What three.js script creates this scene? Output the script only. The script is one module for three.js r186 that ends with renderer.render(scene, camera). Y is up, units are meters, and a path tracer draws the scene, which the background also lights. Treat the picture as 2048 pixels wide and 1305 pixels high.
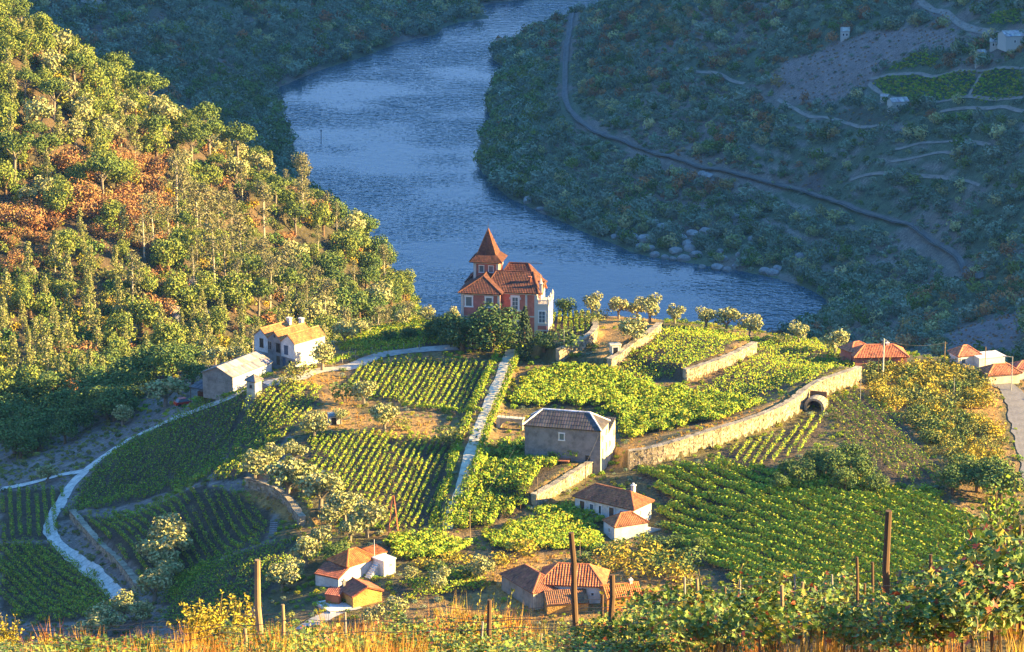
import * as THREE from 'three';
import { mergeGeometries } from 'three/addons/utils/BufferGeometryUtils.js';

// ---------------------------------------------------------------- camera, sky, sun, exposure
const F = 5807, PITCH = 15 * Math.PI / 180, EYE = 284;
const camera = new THREE.PerspectiveCamera(2 * Math.atan(652.5 / F) * 180 / Math.PI, 1024 / 652, 1, 9000);
camera.position.set(0, EYE, 0);
camera.rotation.set(-PITCH, 0, 0);
const scene = new THREE.Scene();
const renderer = new THREE.WebGLRenderer({ antialias: true });
renderer.setSize(1024, 652);
renderer.toneMapping = THREE.LinearToneMapping;
renderer.toneMappingExposure = 5.4;
renderer.shadowMap.enabled = true;
const SUN_ALT = 18 * Math.PI / 180, SUN_AZ = 87 * Math.PI / 180;
const sunDir = new THREE.Vector3(Math.cos(SUN_ALT) * Math.sin(SUN_AZ), Math.sin(SUN_ALT), Math.cos(SUN_ALT) * Math.cos(SUN_AZ));
{
  const W = 256, H = 128, d = new Float32Array(W * H * 4);
  for (let j = 0; j < H; j++) for (let i = 0; i < W; i++) {
    const el = ((j + 0.5) / H - 0.5) * Math.PI, e = Math.max(0, Math.sin(el)), k = Math.pow(1 - e, 3.2);
    const o = (j * W + i) * 4, S = 0.2;
    d[o] = S * (0.14 + 0.36 * k); d[o + 1] = S * (0.48 + 0.34 * k); d[o + 2] = S * (1.2 + 0.08 * k); d[o + 3] = 1;
  }
  const t = new THREE.DataTexture(d, W, H, THREE.RGBAFormat, THREE.FloatType);
  t.mapping = THREE.EquirectangularReflectionMapping; t.magFilter = THREE.LinearFilter; t.minFilter = THREE.LinearFilter;
  t.wrapS = THREE.RepeatWrapping; t.needsUpdate = true;
  scene.background = t; scene.environment = t;
}
const sun = new THREE.DirectionalLight(new THREE.Color().setRGB(1, 0.71, 0.27), 5);
sun.position.set(sunDir.x * 900, 140 + sunDir.y * 900, -500 + sunDir.z * 900);
sun.target.position.set(0, 140, -500);
sun.castShadow = true; sun.shadow.mapSize.set(4096, 4096);
Object.assign(sun.shadow.camera, { left: -700, right: 700, top: 600, bottom: -600, near: 1, far: 4000 });
scene.add(sun, sun.target);
scene.fog = new THREE.FogExp2(new THREE.Color().setRGB(0.14, 0.42, 1.0), 0.000042);

// ---------------------------------------------------------------- helpers
function RNG(s) { let a = s >>> 0; return () => { a = (a + 0x6D2B79F5) >>> 0; let t = a; t = Math.imul(t ^ (t >>> 15), t | 1); t ^= t + Math.imul(t ^ (t >>> 7), t | 61); return ((t ^ (t >>> 14)) >>> 0) / 4294967296; }; }
const h2 = (x, y) => { let n = Math.imul(x, 374761393) + Math.imul(y, 668265263) | 0; n = Math.imul(n ^ (n >>> 13), 1274126177); return ((n ^ (n >>> 16)) >>> 0) / 4294967296; };
function vnoise(x, y) { const i = Math.floor(x), j = Math.floor(y), u = x - i, v = y - j, a = u * u * (3 - 2 * u), b = v * v * (3 - 2 * v); return (h2(i, j) * (1 - a) + h2(i + 1, j) * a) * (1 - b) + (h2(i, j + 1) * (1 - a) + h2(i + 1, j + 1) * a) * b; }
function fbm(x, y, o = 4) { let s = 0, a = 0.5, t = 0; for (let k = 0; k < o; k++) { s += a * vnoise(x, y); t += a; a *= 0.5; x = x * 2.03 + 17.1; y = y * 2.03 + 9.7; } return s / t; }
const lerp = (a, b, t) => a + (b - a) * t, clamp = (x, a, b) => Math.min(b, Math.max(a, x)), sstep = (a, b, x) => { const t = clamp((x - a) / (b - a), 0, 1); return t * t * (3 - 2 * t); };
const V = (x, y, z) => new THREE.Vector3(x, y, z);
const ST = Math.sin(PITCH), CT = Math.cos(PITCH);
const ray = (px, py) => { const u = (px - 1024) / F, v = (py - 652.5) / F; return [u, -(ST + CT * v), -(CT - ST * v)]; };
const at = (px, py, D) => { const r = ray(px, py), t = D / -r[2]; return V(t * r[0], EYE + t * r[1], -D); };
const atY = (px, py, y) => { const r = ray(px, py), t = (y - EYE) / r[1]; return V(t * r[0], y, t * r[2]); };
const taken = new Map();
function numbered(n) { const k = taken.get(n) || 0; taken.set(n, k + 1); return k ? `${n}_${String(k).padStart(3, '0')}` : n; }
function tag(o, label, category, group, kind) { o.userData.label = label; o.userData.category = category; if (group) o.userData.group = group; if (kind) o.userData.kind = kind; return o; }
function mesh(name, geo, mat, parent) { const m = new THREE.Mesh(geo, mat); m.name = name; m.castShadow = m.receiveShadow = true; if (parent) parent.add(m); return m; }
function thing(name, label, category, p, turn = 0, group) { const g = new THREE.Group(); g.name = numbered(name); g.position.copy(p); g.rotation.y = turn; scene.add(g); return tag(g, label, category, group); }
function copy(o, p, turn, s, label, group) { const c = o.clone(); c.userData = { ...o.userData }; c.name = numbered(o.userData.base || o.name); delete c.userData.base; c.position.copy(p); c.rotation.y = turn; c.scale.set(s[0], s[1], s[2]); c.userData.label = label; c.userData.group = group; scene.add(c); return c; }
function structure(name, geo, mat, label) { const m = mesh(numbered(name), geo, mat, scene); m.userData.kind = 'structure'; if (label) m.userData.label = label; return m; }
function inPoly(x, z, p) { let c = false; for (let i = 0, j = p.length - 1; i < p.length; j = i++) if ((p[i].z > z) !== (p[j].z > z) && x < (p[j].x - p[i].x) * (z - p[i].z) / (p[j].z - p[i].z) + p[i].x) c = !c; return c; }

// ---------------------------------------------------------------- terrain: control points [px, py, depth] seen in the photograph, or world points
const ctrl = [];
const pt = (...l) => { for (const [a, b, d] of l) ctrl.push(at(a, b, d)); };
const wp = (...l) => { for (const [a, b, c] of l) ctrl.push(V(a, b, c)); };
const shore = (y, ...l) => { for (const [a, b] of l) { const p = atY(a, b, Math.max(0, y)); p.y = y; ctrl.push(p); } };
// the knoll with the villa, its terraces and the saddle in front
pt([1005, 675, 525], [1100, 640, 555], [900, 650, 552], [780, 660, 550], [700, 690, 535], [640, 735, 512], [560, 740, 510], [500, 780, 497], [720, 740, 510], [985, 722, 512], [830, 812, 487], [965, 822, 485],
  [660, 790, 496], [600, 880, 470], [905, 885, 467], [760, 850, 476], [890, 1000, 442], [690, 1040, 435], [850, 1060, 430], [410, 970, 458], [480, 965, 457], [560, 1000, 447], [620, 1060, 433],
  [1045, 880, 470], [1200, 945, 455], [1255, 940, 457], [1075, 1010, 440], [1180, 1040, 435], [1230, 1080, 428], [1320, 1075, 428], [940, 1090, 424], [1100, 1110, 418], [780, 1110, 418], [700, 1220, 398],
  [1100, 1230, 395], [640, 1230, 396], [1250, 1150, 408], [1400, 1120, 414], [1600, 1100, 416], [1600, 1000, 436], [1500, 950, 448], [1430, 900, 460], [1300, 930, 455], [1560, 850, 472], [1640, 795, 485],
  [1722, 765, 495], [1800, 950, 448], [1900, 1000, 440], [1750, 880, 465], [2040, 880, 470], [2020, 780, 495], [1960, 760, 500], [1760, 755, 500], [1900, 735, 508], [2040, 745, 505],
  [1150, 760, 500], [1300, 790, 492], [1450, 800, 489], [1300, 700, 512], [1420, 690, 514], [1380, 650, 532], [1250, 635, 545], [1500, 665, 530], [1600, 685, 525], [1690, 705, 518], [1600, 730, 508], [1690, 740, 503]);
wp([0, 95, -622], [60, 97, -615], [-40, 92, -612], [110, 100, -600], [0, 40, -720], [60, 40, -720], [120, 45, -730], [0, 6, -850], [80, 3, -850], [-10, -6, -930], [60, -7, -930], [60, -8, -1000], [10, -8, -1010]);
// the shaded flank that falls to the valley
pt([250, 770, 570], [100, 880, 545], [0, 900, 552], [350, 740, 560], [300, 850, 522], [150, 950, 503], [0, 985, 505], [400, 800, 515], [240, 900, 512], [300, 960, 487], [130, 1040, 480], [350, 990, 472], [540, 1080, 430],
  [530, 990, 450], [400, 1130, 440], [270, 1180, 436], [100, 1100, 467], [0, 1100, 470], [100, 1200, 448], [0, 1260, 440], [450, 1250, 405], [300, 1260, 415], [560, 1200, 405]);
// the wooded spur
pt([0, 800, 600], [100, 650, 650], [400, 650, 670], [500, 640, 680], [0, 400, 690], [200, 400, 700], [400, 480, 730], [0, 60, 760], [0, 200, 730], [270, 240, 770], [420, 290, 785], [620, 400, 800], [740, 500, 815],
  [820, 610, 830], [600, 600, 760], [700, 640, 760], [620, 660, 700]);
wp([-140, 108, -900], [-100, 78, -900], [-60, 50, -930], [-140, 66, -1050], [-100, 40, -1050], [-250, 190, -760], [-250, 140, -620], [-300, 230, -900], [-200, 115, -550], [-160, 108, -480], [-160, 98, -420], [-250, 130, -420], [-600, 250, -700], [-30, 0, -1030], [-18, 0, -930], [-60, 0, -1150]);
// far bank of the river
shore(0, [1050, 0], [980, 35], [870, 70], [760, 100], [640, 140], [545, 180], [570, 240], [585, 290], [615, 350], [690, 420]);
shore(-8, [1120, 10], [1000, 80], [800, 180], [780, 300], [800, 450], [900, 560], [1200, 590], [1400, 590], [760, 380], [900, 250]);
shore(0, [1190, 0], [1130, 60], [1020, 140], [985, 190], [985, 260], [965, 345], [1010, 390], [1080, 425], [1180, 470], [1280, 510], [1400, 530], [1540, 555], [1640, 590], [1620, 650]);
pt([600, 60, 1690], [600, 0, 1800], [300, 60, 1600], [300, 0, 1680], [450, 140, 1560], [300, 190, 1440], [0, 0, 1560], [100, 60, 1550], [900, 0, 1865]);
wp([-400, 110, -1500], [-700, 250, -1600], [-300, 70, -1250], [-100, 60, -2300], [100, -5, -2100], [300, 150, -2300]);
// right bank with the railway shelf
const RAIL = [[1148, 20], [1140, 60], [1132, 110], [1130, 160], [1132, 205], [1150, 235], [1205, 272], [1280, 300], [1400, 338], [1500, 358], [1560, 375], [1630, 395], [1700, 418], [1790, 448], [1860, 484], [1920, 525], [1960, 562]];
for (const [a, b] of RAIL) ctrl.push(atY(a, b, 18));
pt([1300, 150, 1400], [1250, 0, 1560], [1500, 100, 1380], [1500, 0, 1440], [1700, 200, 1270], [1750, 50, 1340], [2048, 300, 1130], [2048, 100, 1220], [2048, 0, 1260], [1850, 350, 1175], [2048, 480, 1020], [2048, 200, 1180],
  [1900, 650, 960], [1700, 650, 1000], [1750, 700, 900], [2000, 700, 860], [2048, 600, 985]);
wp([320, 140, -1150], [320, 110, -1000], [450, 220, -1250], [450, 230, -1600], [700, 420, -1200], [700, 440, -1600], [700, 420, -2000], [1000, 600, -1200], [1000, 620, -1600], [1000, 600, -2000], [1400, 640, -1400], [450, 190, -2000],
  [300, 100, -1850], [250, 60, -1700], [300, 100, -800], [500, 200, -850], [800, 300, -820], [400, 110, -650], [700, 160, -600], [300, 110, -520], [600, 130, -450], [200, 125, -520], [150, 130, -420], [300, 160, -300], [1200, 330, -700], [1500, 200, -400]);
// the slope under the camera
wp([0, 281, 5], [0, 276, -18], [0, 262, -56]);
for (const x of [-150, -60, 0, 60, 150]) wp([x, 224, -100], [x, 182, -170], [x, 150, -285], [x, 137, -345]);
wp([-60, 270, -20], [60, 272, -20], [-150, 262, -30], [150, 268, -30], [-400, 200, -200], [400, 210, -200], [0, 300, 80], [-500, 280, 60], [500, 280, 60]);
const NC = ctrl.length, C2 = 64;
const W = (() => {   // multiquadric fit
  const n = NC + 1, A = [];
  for (let i = 0; i < NC; i++) { const r = new Float64Array(n + 1); for (let j = 0; j < NC; j++) r[j] = Math.sqrt((ctrl[i].x - ctrl[j].x) ** 2 + (ctrl[i].z - ctrl[j].z) ** 2 + C2); r[i] -= 0.6; r[NC] = 1; r[n] = ctrl[i].y; A.push(r); }
  const last = new Float64Array(n + 1); for (let j = 0; j < NC; j++) last[j] = 1; A.push(last);
  for (let c = 0; c < n; c++) { let p = c; for (let r = c + 1; r < n; r++) if (Math.abs(A[r][c]) > Math.abs(A[p][c])) p = r; [A[c], A[p]] = [A[p], A[c]]; for (let r = c + 1; r < n; r++) { const f = A[r][c] / A[c][c]; if (f) for (let k = c; k <= n; k++) A[r][k] -= f * A[c][k]; } }
  const w = new Float64Array(n); for (let c = n - 1; c >= 0; c--) { let s = A[c][n]; for (let k = c + 1; k < n; k++) s -= A[c][k] * w[k]; w[c] = s / A[c][c]; } return w;
})();
function fit(x, z) { let s = W[NC]; for (let i = 0; i < NC; i++) { const dx = x - ctrl[i].x, dz = z - ctrl[i].z; s += W[i] * Math.sqrt(dx * dx + dz * dz + C2); } return s; }
function axis(list) { const o = []; for (const [a, b, s] of list) { const n = Math.max(1, Math.round(Math.abs(b - a) / s)); for (let i = 0; i < n; i++) o.push(a + (b - a) * i / n); } o.push(list[list.length - 1][1]); return o; }
const XS = axis([[-800, -300, 40], [-300, -120, 10], [-120, -14, 1.2], [-14, 14, 0.7], [14, 120, 1.2], [120, 260, 4], [260, 500, 20], [500, 1500, 50]]);
const DS = axis([[-120, 20, 14], [20, 36, 2], [36, 70, 0.7], [70, 100, 2], [100, 384, 6], [384, 580, 1.1], [580, 860, 3.5], [860, 1350, 5], [1350, 1900, 8], [1900, 2500, 40]]);
const NX = XS.length, ND = DS.length, HG = new Float32Array(NX * ND);
for (let j = 0; j < ND; j++) for (let i = 0; i < NX; i++) {
  const x = XS[i], D = DS[j]; let y = fit(x, -D);
  const far = sstep(560, 800, D), near = 1 - sstep(90, 200, D);
  y += far * sstep(3, 25, y) * ((fbm(x / 55 + 5, D / 55, 4) - 0.5) * 16) + (fbm(x / 7, D / 7, 3) - 0.5) * (0.35 + 0.5 * near);
  if (D > 15 && D < 110) {   // the vineyard bank in front of the camera
    const u = clamp(x / 10, -1.4, 1.4), pc = u < 0 ? 1298 - 14 * u : 1298 - 66 * u, d = Math.min(D, 60), q = lerp(1420, pc, clamp((d - 25) / 35, 0, 1)), yf = EYE - d * Math.tan(PITCH + Math.atan((q - 652.5) / F)) - Math.max(0, D - 60) * 0.72;
    y = lerp(y, yf + (fbm(x / 2.2, D / 2.2, 3) - 0.5) * 0.5, (1 - sstep(75, 108, D)) * sstep(15, 28, D) * (1 - sstep(25, 60, Math.abs(x))));
  }
  HG[j * NX + i] = y;
}
const find = (arr, v) => { let a = 0, b = arr.length - 2; while (a < b) { const m = (a + b + 1) >> 1; if (arr[m] <= v) a = m; else b = m - 1; } return a; };
function H(x, z) { const D = -z, i = find(XS, x), j = find(DS, D), u = clamp((x - XS[i]) / (XS[i + 1] - XS[i]), 0, 1), v = clamp((D - DS[j]) / (DS[j + 1] - DS[j]), 0, 1), o = j * NX + i; return (HG[o] * (1 - u) + HG[o + 1] * u) * (1 - v) + (HG[o + NX] * (1 - u) + HG[o + NX + 1] * u) * v; }
// where the line of sight of a photograph point meets the ground
function hit(px, py, d0 = 300, d1 = 2400) {
  const r = ray(px, py), f = D => { const t = D / -r[2]; return EYE + t * r[1] - H(t * r[0], -D); };
  let a = d0; if (f(a) < 0) return at(px, py, a);
  for (let D = d0; D < d1; D += D < 100 ? 0.7 : D < 620 ? 0.8 : 3) { if (f(D) < 0) { let lo = a, hi = D; for (let k = 0; k < 14; k++) { const m = (lo + hi) / 2; if (f(m) < 0) hi = m; else lo = m; } const p = at(px, py, hi); p.y = H(p.x, p.z); return p; } a = D; }
  const p = at(px, py, d1); p.miss = true; return p;
}
const scaleAt = p => Math.hypot(p.z, EYE - p.y) / F;   // metres per photograph pixel there
// ---------------------------------------------------------------- retaining walls: foot line in photograph points, height in metres, uphill side raised
const WALLS = [
  { pts: [[1118, 728], [1160, 712], [1190, 692], [1196, 668]], h: 1.8, label: 'pale retaining wall below the garden beside the pink villa', up: -1 },
  { pts: [[1222, 740], [1262, 712], [1300, 688], [1322, 668]], h: 1.4, label: 'low dry stone wall below the parched bank with the olive', up: -1 },
  { pts: [[1372, 768], [1440, 745], [1480, 728], [1513, 708]], h: 1.9, label: 'cream stone wall between the two sunlit vine terraces', up: -1 },
  { pts: [[1258, 942], [1330, 925], [1440, 892], [1520, 866], [1580, 838], [1628, 802], [1680, 782], [1722, 768]], h: 2.7, label: 'long tall stone retaining wall under the vine terraces', up: -1 },
  { pts: [[1072, 1016], [1120, 988], [1165, 960], [1200, 940]], h: 1.8, label: 'sloping stone wall running down from the slate roofed house', up: -1 },
  { pts: [[272, 1185], [240, 1142], [200, 1105], [165, 1068], [140, 1040]], h: 1.5, label: 'grey stone wall along the dirt track below the shaded vines', up: 1 },
  { pts: [[600, 1055], [572, 1015], [540, 992], [490, 978]], h: 1.6, label: 'curved grey terrace wall with stone steps at its foot', up: 1 },
];
for (const w of WALLS) {
  const c = w.pts.map(([a, b]) => hit(a, b)); w.line = [];
  const curve = new THREE.CatmullRomCurve3(c, false, 'centripetal'); const n = Math.ceil(curve.getLength() / 1.0);
  for (let i = 0; i <= n; i++) w.line.push(curve.getPointAt(i / n));
}
function wallSide(w, x, z) {   // signed distance, positive uphill
  let best = 1e9, s = 0, end = false; const L = w.line;
  for (let i = 0; i < L.length - 1; i++) {
    const a = L[i], b = L[i + 1], dx = b.x - a.x, dz = b.z - a.z, q = ((x - a.x) * dx + (z - a.z) * dz) / (dx * dx + dz * dz), t = clamp(q, 0, 1), ex = x - a.x - dx * t, ez = z - a.z - dz * t, d = ex * ex + ez * ez;
    if (d < best) { best = d; s = (dx * ez - dz * ex) * w.up; end = (i === 0 && q < 0) || (i === L.length - 2 && q > 1); }
  }
  const d = Math.sqrt(best); return [s < 0 ? -d : d, end];
}
{
  const boxes = WALLS.map(w => { const b = new THREE.Box3().setFromPoints(w.line); return b.expandByScalar(30); });
  for (let j = 0; j < ND; j++) { if (DS[j] < 380 || DS[j] > 560) continue; for (let i = 0; i < NX; i++) {
    const x = XS[i], z = -DS[j]; if (x < -120 || x > 120) continue;
    WALLS.forEach((w, k) => { const b = boxes[k]; if (x < b.min.x || x > b.max.x || z < b.min.z || z > b.max.z) return; const [d, end] = wallSide(w, x, z); if (d > 0.25 && !end) HG[j * NX + i] += w.h * sstep(0.2, 0.9, d) * Math.exp(-Math.max(0, d - 3) / 9); });
  } }
}
{ // the stone path runs on a low causeway
  const c = new THREE.CatmullRomCurve3([[1004, 745], [985, 792], [964, 842], [947, 888], [934, 930], [924, 975], [905, 1020]].map(([a, b]) => hit(a, b)), false, 'centripetal').getPoints(160), b = new THREE.Box3().setFromPoints(c).expandByScalar(5);
  for (let j = 0; j < ND; j++) for (let i = 0; i < NX; i++) { const x = XS[i], z = -DS[j]; if (x < b.min.x || x > b.max.x || z < b.min.z || z > b.max.z) continue; let d = 1e9; for (const p of c) d = Math.min(d, Math.hypot(p.x - x, p.z - z)); HG[j * NX + i] += 1.3 * (1 - sstep(1.5, 3.4, d)); }
}
// ---------------------------------------------------------------- fields (photograph polygons), used for soil and for the vine rows
const poly = l => l.map(([a, b]) => hit(a, b));
const PLOTS = [
  { id: 'A', p: [[705, 735], [840, 718], [985, 728], [968, 822], [830, 815], [752, 795], [700, 765]], dir: [[775, 790], [817, 720]], gap: 1.12, w: 0.2, h: 1.0, c: 'row', l: 'tidy sunlit vine row in the field above the scorched grass strip' },
  { id: 'B', p: [[610, 872], [650, 866], [905, 888], [895, 985], [862, 1055], [770, 1062], [690, 1035], [628, 950]], dir: [[700, 1000], [768, 880]], gap: 1.12, w: 0.2, h: 1.0, c: 'row', l: 'sunlit vine row in the field between the olives and the stone path' },
  { id: 'C', p: [[530, 772], [655, 778], [640, 806], [570, 880], [488, 962], [420, 965], [470, 872]], dir: [[500, 880], [548, 812]], gap: 1.15, w: 0.22, h: 0.95, c: 'row', l: 'short vine row on the edge beside the shaded slope' },
  { id: 'D', p: [[395, 812], [500, 795], [408, 968], [330, 985], [128, 1040], [160, 972], [240, 892]], dir: [[150, 1010], [265, 880]], gap: 1.3, w: 0.36, h: 1.15, c: 'row', l: 'vine row on the shaded slope below the grey shed' },
  { id: 'E', p: [[150, 1048], [350, 992], [480, 990], [540, 1020], [530, 1085], [430, 1120], [370, 1190], [285, 1150], [205, 1085]], dir: [[425, 992], [462, 1062]], gap: 1.3, w: 0.32, h: 1.1, c: 'row', l: 'shaded vine row between the dirt track and the curved terrace wall' },
  { id: 'F', p: [[0, 985], [130, 978], [118, 1040], [92, 1080], [0, 1085]], dir: [[75, 985], [82, 1080]], gap: 1.5, w: 0.36, h: 1.15, c: 'row', l: 'shaded vine row above the bend of the dirt track' },
  { id: 'G', p: [[0, 1090], [95, 1085], [150, 1130], [232, 1205], [220, 1235], [110, 1250], [0, 1225]], dir: [[20, 1120], [150, 1215]], gap: 1.3, w: 0.5, h: 1.25, c: 'row', l: 'lush shaded vine row below the bend of the dirt track' },
  { id: 'H', p: [[380, 1130], [530, 1092], [592, 1070], [560, 1170], [470, 1240], [330, 1250], [330, 1190]], dir: [[400, 1210], [480, 1110]], gap: 1.3, w: 0.36, h: 1.15, c: 'row', l: 'vine row at the foot of the shaded slope below the steps' },
  { id: 'K', p: [[1235, 745], [1330, 664], [1440, 664], [1505, 682], [1440, 728], [1365, 762], [1300, 768]], dir: [[1250, 735], [1470, 672]], gap: 1.45, w: 0.36, h: 1.1, c: 'row', l: 'sunlit vine row on the upper terrace above the cream wall' },
  { id: 'L', p: [[1385, 780], [1520, 712], [1530, 690], [1640, 690], [1690, 712], [1600, 770], [1500, 800]], dir: [[1400, 770], [1600, 705]], gap: 1.5, w: 0.36, h: 1.1, c: 'row', l: 'vine row on the terrace between the cream wall and the long wall' },
  { id: 'O', p: [[1585, 758], [1690, 715], [1716, 738], [1620, 778]], dir: [[1600, 765], [1700, 728]], gap: 1.2, w: 0.45, h: 1.1, c: 'row', l: 'vine row along the top of the long wall' },
  { id: 'J', p: [[1050, 745], [1120, 735], [1215, 742], [1300, 775], [1420, 790], [1520, 806], [1440, 840], [1255, 880], [1225, 815], [1030, 812]], dir: [[1080, 800], [1200, 755]], gap: 1.75, w: 0.95, h: 1.5, c: 'trellis', l: 'overgrown trellised vine row behind the slate roofed house' },
  { id: 'N', p: [[1440, 905], [1560, 872], [1648, 822], [1655, 850], [1620, 905], [1520, 940], [1440, 930]], dir: [[1482, 940], [1530, 872]], gap: 1.5, w: 0.24, h: 1.2, c: 'row', l: 'bright vine row on bare dark soil below the long wall' },
  { id: 'P', p: [[1655, 800], [1720, 792], [1790, 830], [1870, 920], [1875, 965], [1790, 970], [1700, 900]], dir: [[1660, 812], [1810, 965]], gap: 1.9, w: 0.42, h: 1.3, c: 'row', l: 'dark vine row running down the bank towards the road' },
  { id: 'Q', p: [[960, 905], [1010, 885], [1160, 890], [1150, 915], [1060, 1000], [1000, 1045], [925, 1065], [905, 1040]], dir: [[930, 1040], [1010, 890]], gap: 1.9, w: 0.95, h: 1.6, c: 'trellis', l: 'leafy trellised vine row beside the stone path' },
  { id: 'R', p: [[970, 1080], [1075, 1030], [1140, 1020], [1195, 1040], [1195, 1085], [1225, 1100], [1100, 1110], [990, 1108]], dir: [[980, 1090], [1190, 1048]], gap: 2.0, w: 0.95, h: 1.6, c: 'trellis', l: 'trellised vine row beside the small white house' },
  { id: 'S', p: [[770, 1090], [840, 1068], [930, 1090], [945, 1110], [880, 1122], [780, 1125]], dir: [[780, 1112], [850, 1072]], gap: 1.5, w: 0.7, h: 1.5, c: 'trellis', l: 'leafy vine row behind the small red roofed farmhouse' },
  { id: 'U', p: [[690, 672], [800, 655], [920, 640], [930, 690], [800, 700], [690, 705]], dir: [[700, 700], [840, 668]], gap: 1.6, w: 0.9, h: 1.4, c: 'row', l: 'vine row in the dusky garden between the barn and the villa' },
  { id: 'X', p: [[1104, 655], [1112, 625], [1180, 630], [1190, 650], [1175, 672], [1120, 675]], dir: [[1118, 668], [1126, 628]], gap: 1.1, w: 0.3, h: 1.2, c: 'row', l: 'vine row in the little garden beside the villa porch' },
  { id: 'T', p: [[1270, 950], [1440, 935], [1540, 950], [1660, 945], [1780, 985], [1870, 990], [1960, 1060], [1980, 1160], [1880, 1200], [1640, 1205], [1460, 1180], [1345, 1085], [1320, 1000]], dir: [[1300, 960], [1560, 1060]], gap: 2.6, w: 0.9, h: 1.6, c: 'trellis', l: 'broad trellised vine row on the slope below the long wall' },
  { id: 'Z', p: [[790, 1160], [960, 1150], [975, 1185], [800, 1205]], dir: [[800, 1190], [960, 1165]], gap: 1.7, w: 0.9, h: 1.4, c: 'row', l: 'shaded vine row between the two red roofed farmhouses' },
];
for (const q of PLOTS) q.w3 = poly(q.p);
const DRY = [   // parched grass
  [[640, 838], [700, 830], [820, 832], [930, 850], [905, 880], [760, 868], [640, 862]], [[560, 735], [640, 745], [690, 760], [650, 775], [540, 770]], [[1195, 650], [1330, 630], [1320, 665], [1225, 738], [1195, 720]],
  [[1050, 715], [1180, 690], [1190, 660], [1110, 690], [1050, 700]], [[1060, 1000], [1150, 930], [1200, 905], [1190, 940], [1080, 1015]], [[1720, 760], [1900, 745], [2000, 775], [2010, 920], [1880, 930], [1800, 830], [1730, 790]],
  [[640, 780], [700, 775], [720, 830], [640, 838]], [[1255, 880], [1420, 845], [1600, 800], [1600, 815], [1440, 870], [1260, 920]], [[940, 1120], [1240, 1110], [1320, 1150], [1320, 1240], [900, 1240]], [[470, 985], [600, 1040], [640, 1060], [610, 1010], [520, 975]],
].map(poly);
const FIELDS = [   // bare terraces, green plots and tracks on the far bank
  { p: [[1560, 125], [1760, 60], [1900, 60], [1960, 95], [1830, 105], [1740, 150], [1740, 170], [1650, 215], [1555, 195]], c: [0.33, 0.24, 0.21] },
  { p: [[1745, 150], [1830, 108], [1880, 110], [1870, 135]], c: [0.035, 0.075, 0.04] }, { p: [[1740, 160], [1960, 145], [1930, 195], [1860, 205], [1770, 190]], c: [0.03, 0.07, 0.042] },
  { p: [[1965, 145], [2048, 140], [2048, 195], [1940, 195]], c: [0.03, 0.075, 0.045] }, { p: [[1980, 30], [2048, 20], [2048, 50], [1975, 52]], c: [0.04, 0.08, 0.04] },
  { p: [[1640, 235], [1720, 215], [1790, 245], [1790, 262], [1710, 255]], c: [0.12, 0.12, 0.085] }, { p: [[1820, 0], [1870, 20], [1960, 60], [2048, 65], [2048, 78], [1950, 70], [1850, 30], [1810, 0]], c: [0.26, 0.2, 0.18] },
  { p: [[1900, 660], [2048, 620], [2048, 700], [1960, 710], [1890, 700]], c: [0.25, 0.19, 0.19] }, { p: [[1560, 370], [1640, 345], [1650, 380], [1600, 385]], c: [0.16, 0.12, 0.11] },
  { p: [[160, 60], [250, 55], [260, 72], [170, 80]], c: [0.14, 0.1, 0.085] }, { p: [[290, 30], [345, 25], [340, 50], [300, 55]], c: [0.22, 0.15, 0.11] },
].map(f => ({ p: poly(f.p.map(([a, b]) => [a, b])), c: f.c, b: null }));
for (const f of FIELDS) f.b = new THREE.Box3().setFromPoints(f.p);
const boxOf = p => new THREE.Box3().setFromPoints(p);
const PB = PLOTS.map(q => boxOf(q.w3)), DB = DRY.map(boxOf);
const inBox = (b, x, z) => x >= b.min.x && x <= b.max.x && z >= b.min.z && z <= b.max.z;
const plotAt = (x, z) => { for (let i = 0; i < PLOTS.length; i++) if (inBox(PB[i], x, z) && inPoly(x, z, PLOTS[i].w3)) return PLOTS[i]; return null; };
const dryAt = (x, z) => DRY.some((p, i) => inBox(DB[i], x, z) && inPoly(x, z, p));
const fieldAt = (x, z) => FIELDS.find(f => inBox(f.b, x, z) && inPoly(x, z, f.p));
const terrAt = (x, z) => x > 105 && z < -1030 && z > -1340 && fbm(x / 50, z / 50 + 3, 2) > 0.46 && fbm(x / 8, z / 8, 2) > 0.38 && (((H(x, z) + Math.sin(x / 17) * 1.2) / 4.4) % 1) < 0.34;
function soil(x, z) {
  const D = -z, n = fbm(x / 3.1, z / 3.1, 3), m = fbm(x / 14 + 40, z / 14, 3); let c;
  if (D < 200) c = m > 0.55 ? [0.3, 0.17, 0.06] : [0.12, 0.09, 0.04];
  else if (D < 600 && x > -115) {
    const q = plotAt(x, z);
    if (q) c = [0.12, 0.08, 0.05];
    else if (dryAt(x, z)) c = [0.46, 0.27, 0.085];
    else c = x < -38 && D > 400 ? [0.3, 0.235, 0.2] : m > 0.52 ? [0.3, 0.19, 0.08] : [0.16, 0.13, 0.05];
  } else if (D < 900 && x < 0) c = m > 0.5 ? [0.15, 0.1, 0.055] : [0.1, 0.08, 0.04];
  else { const f = fieldAt(x, z), te = terrAt(x, z), g = fbm(x / 40 + 9, z / 40, 3); if (f) c = f.c; else if (te) c = [0.3, 0.25, 0.21]; else c = g > 0.54 ? [0.26, 0.2, 0.16] : [0.13, 0.16, 0.09]; }
  const k = 0.72 + 0.56 * n; return [c[0] * k, c[1] * k, c[2] * k];
}
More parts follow.
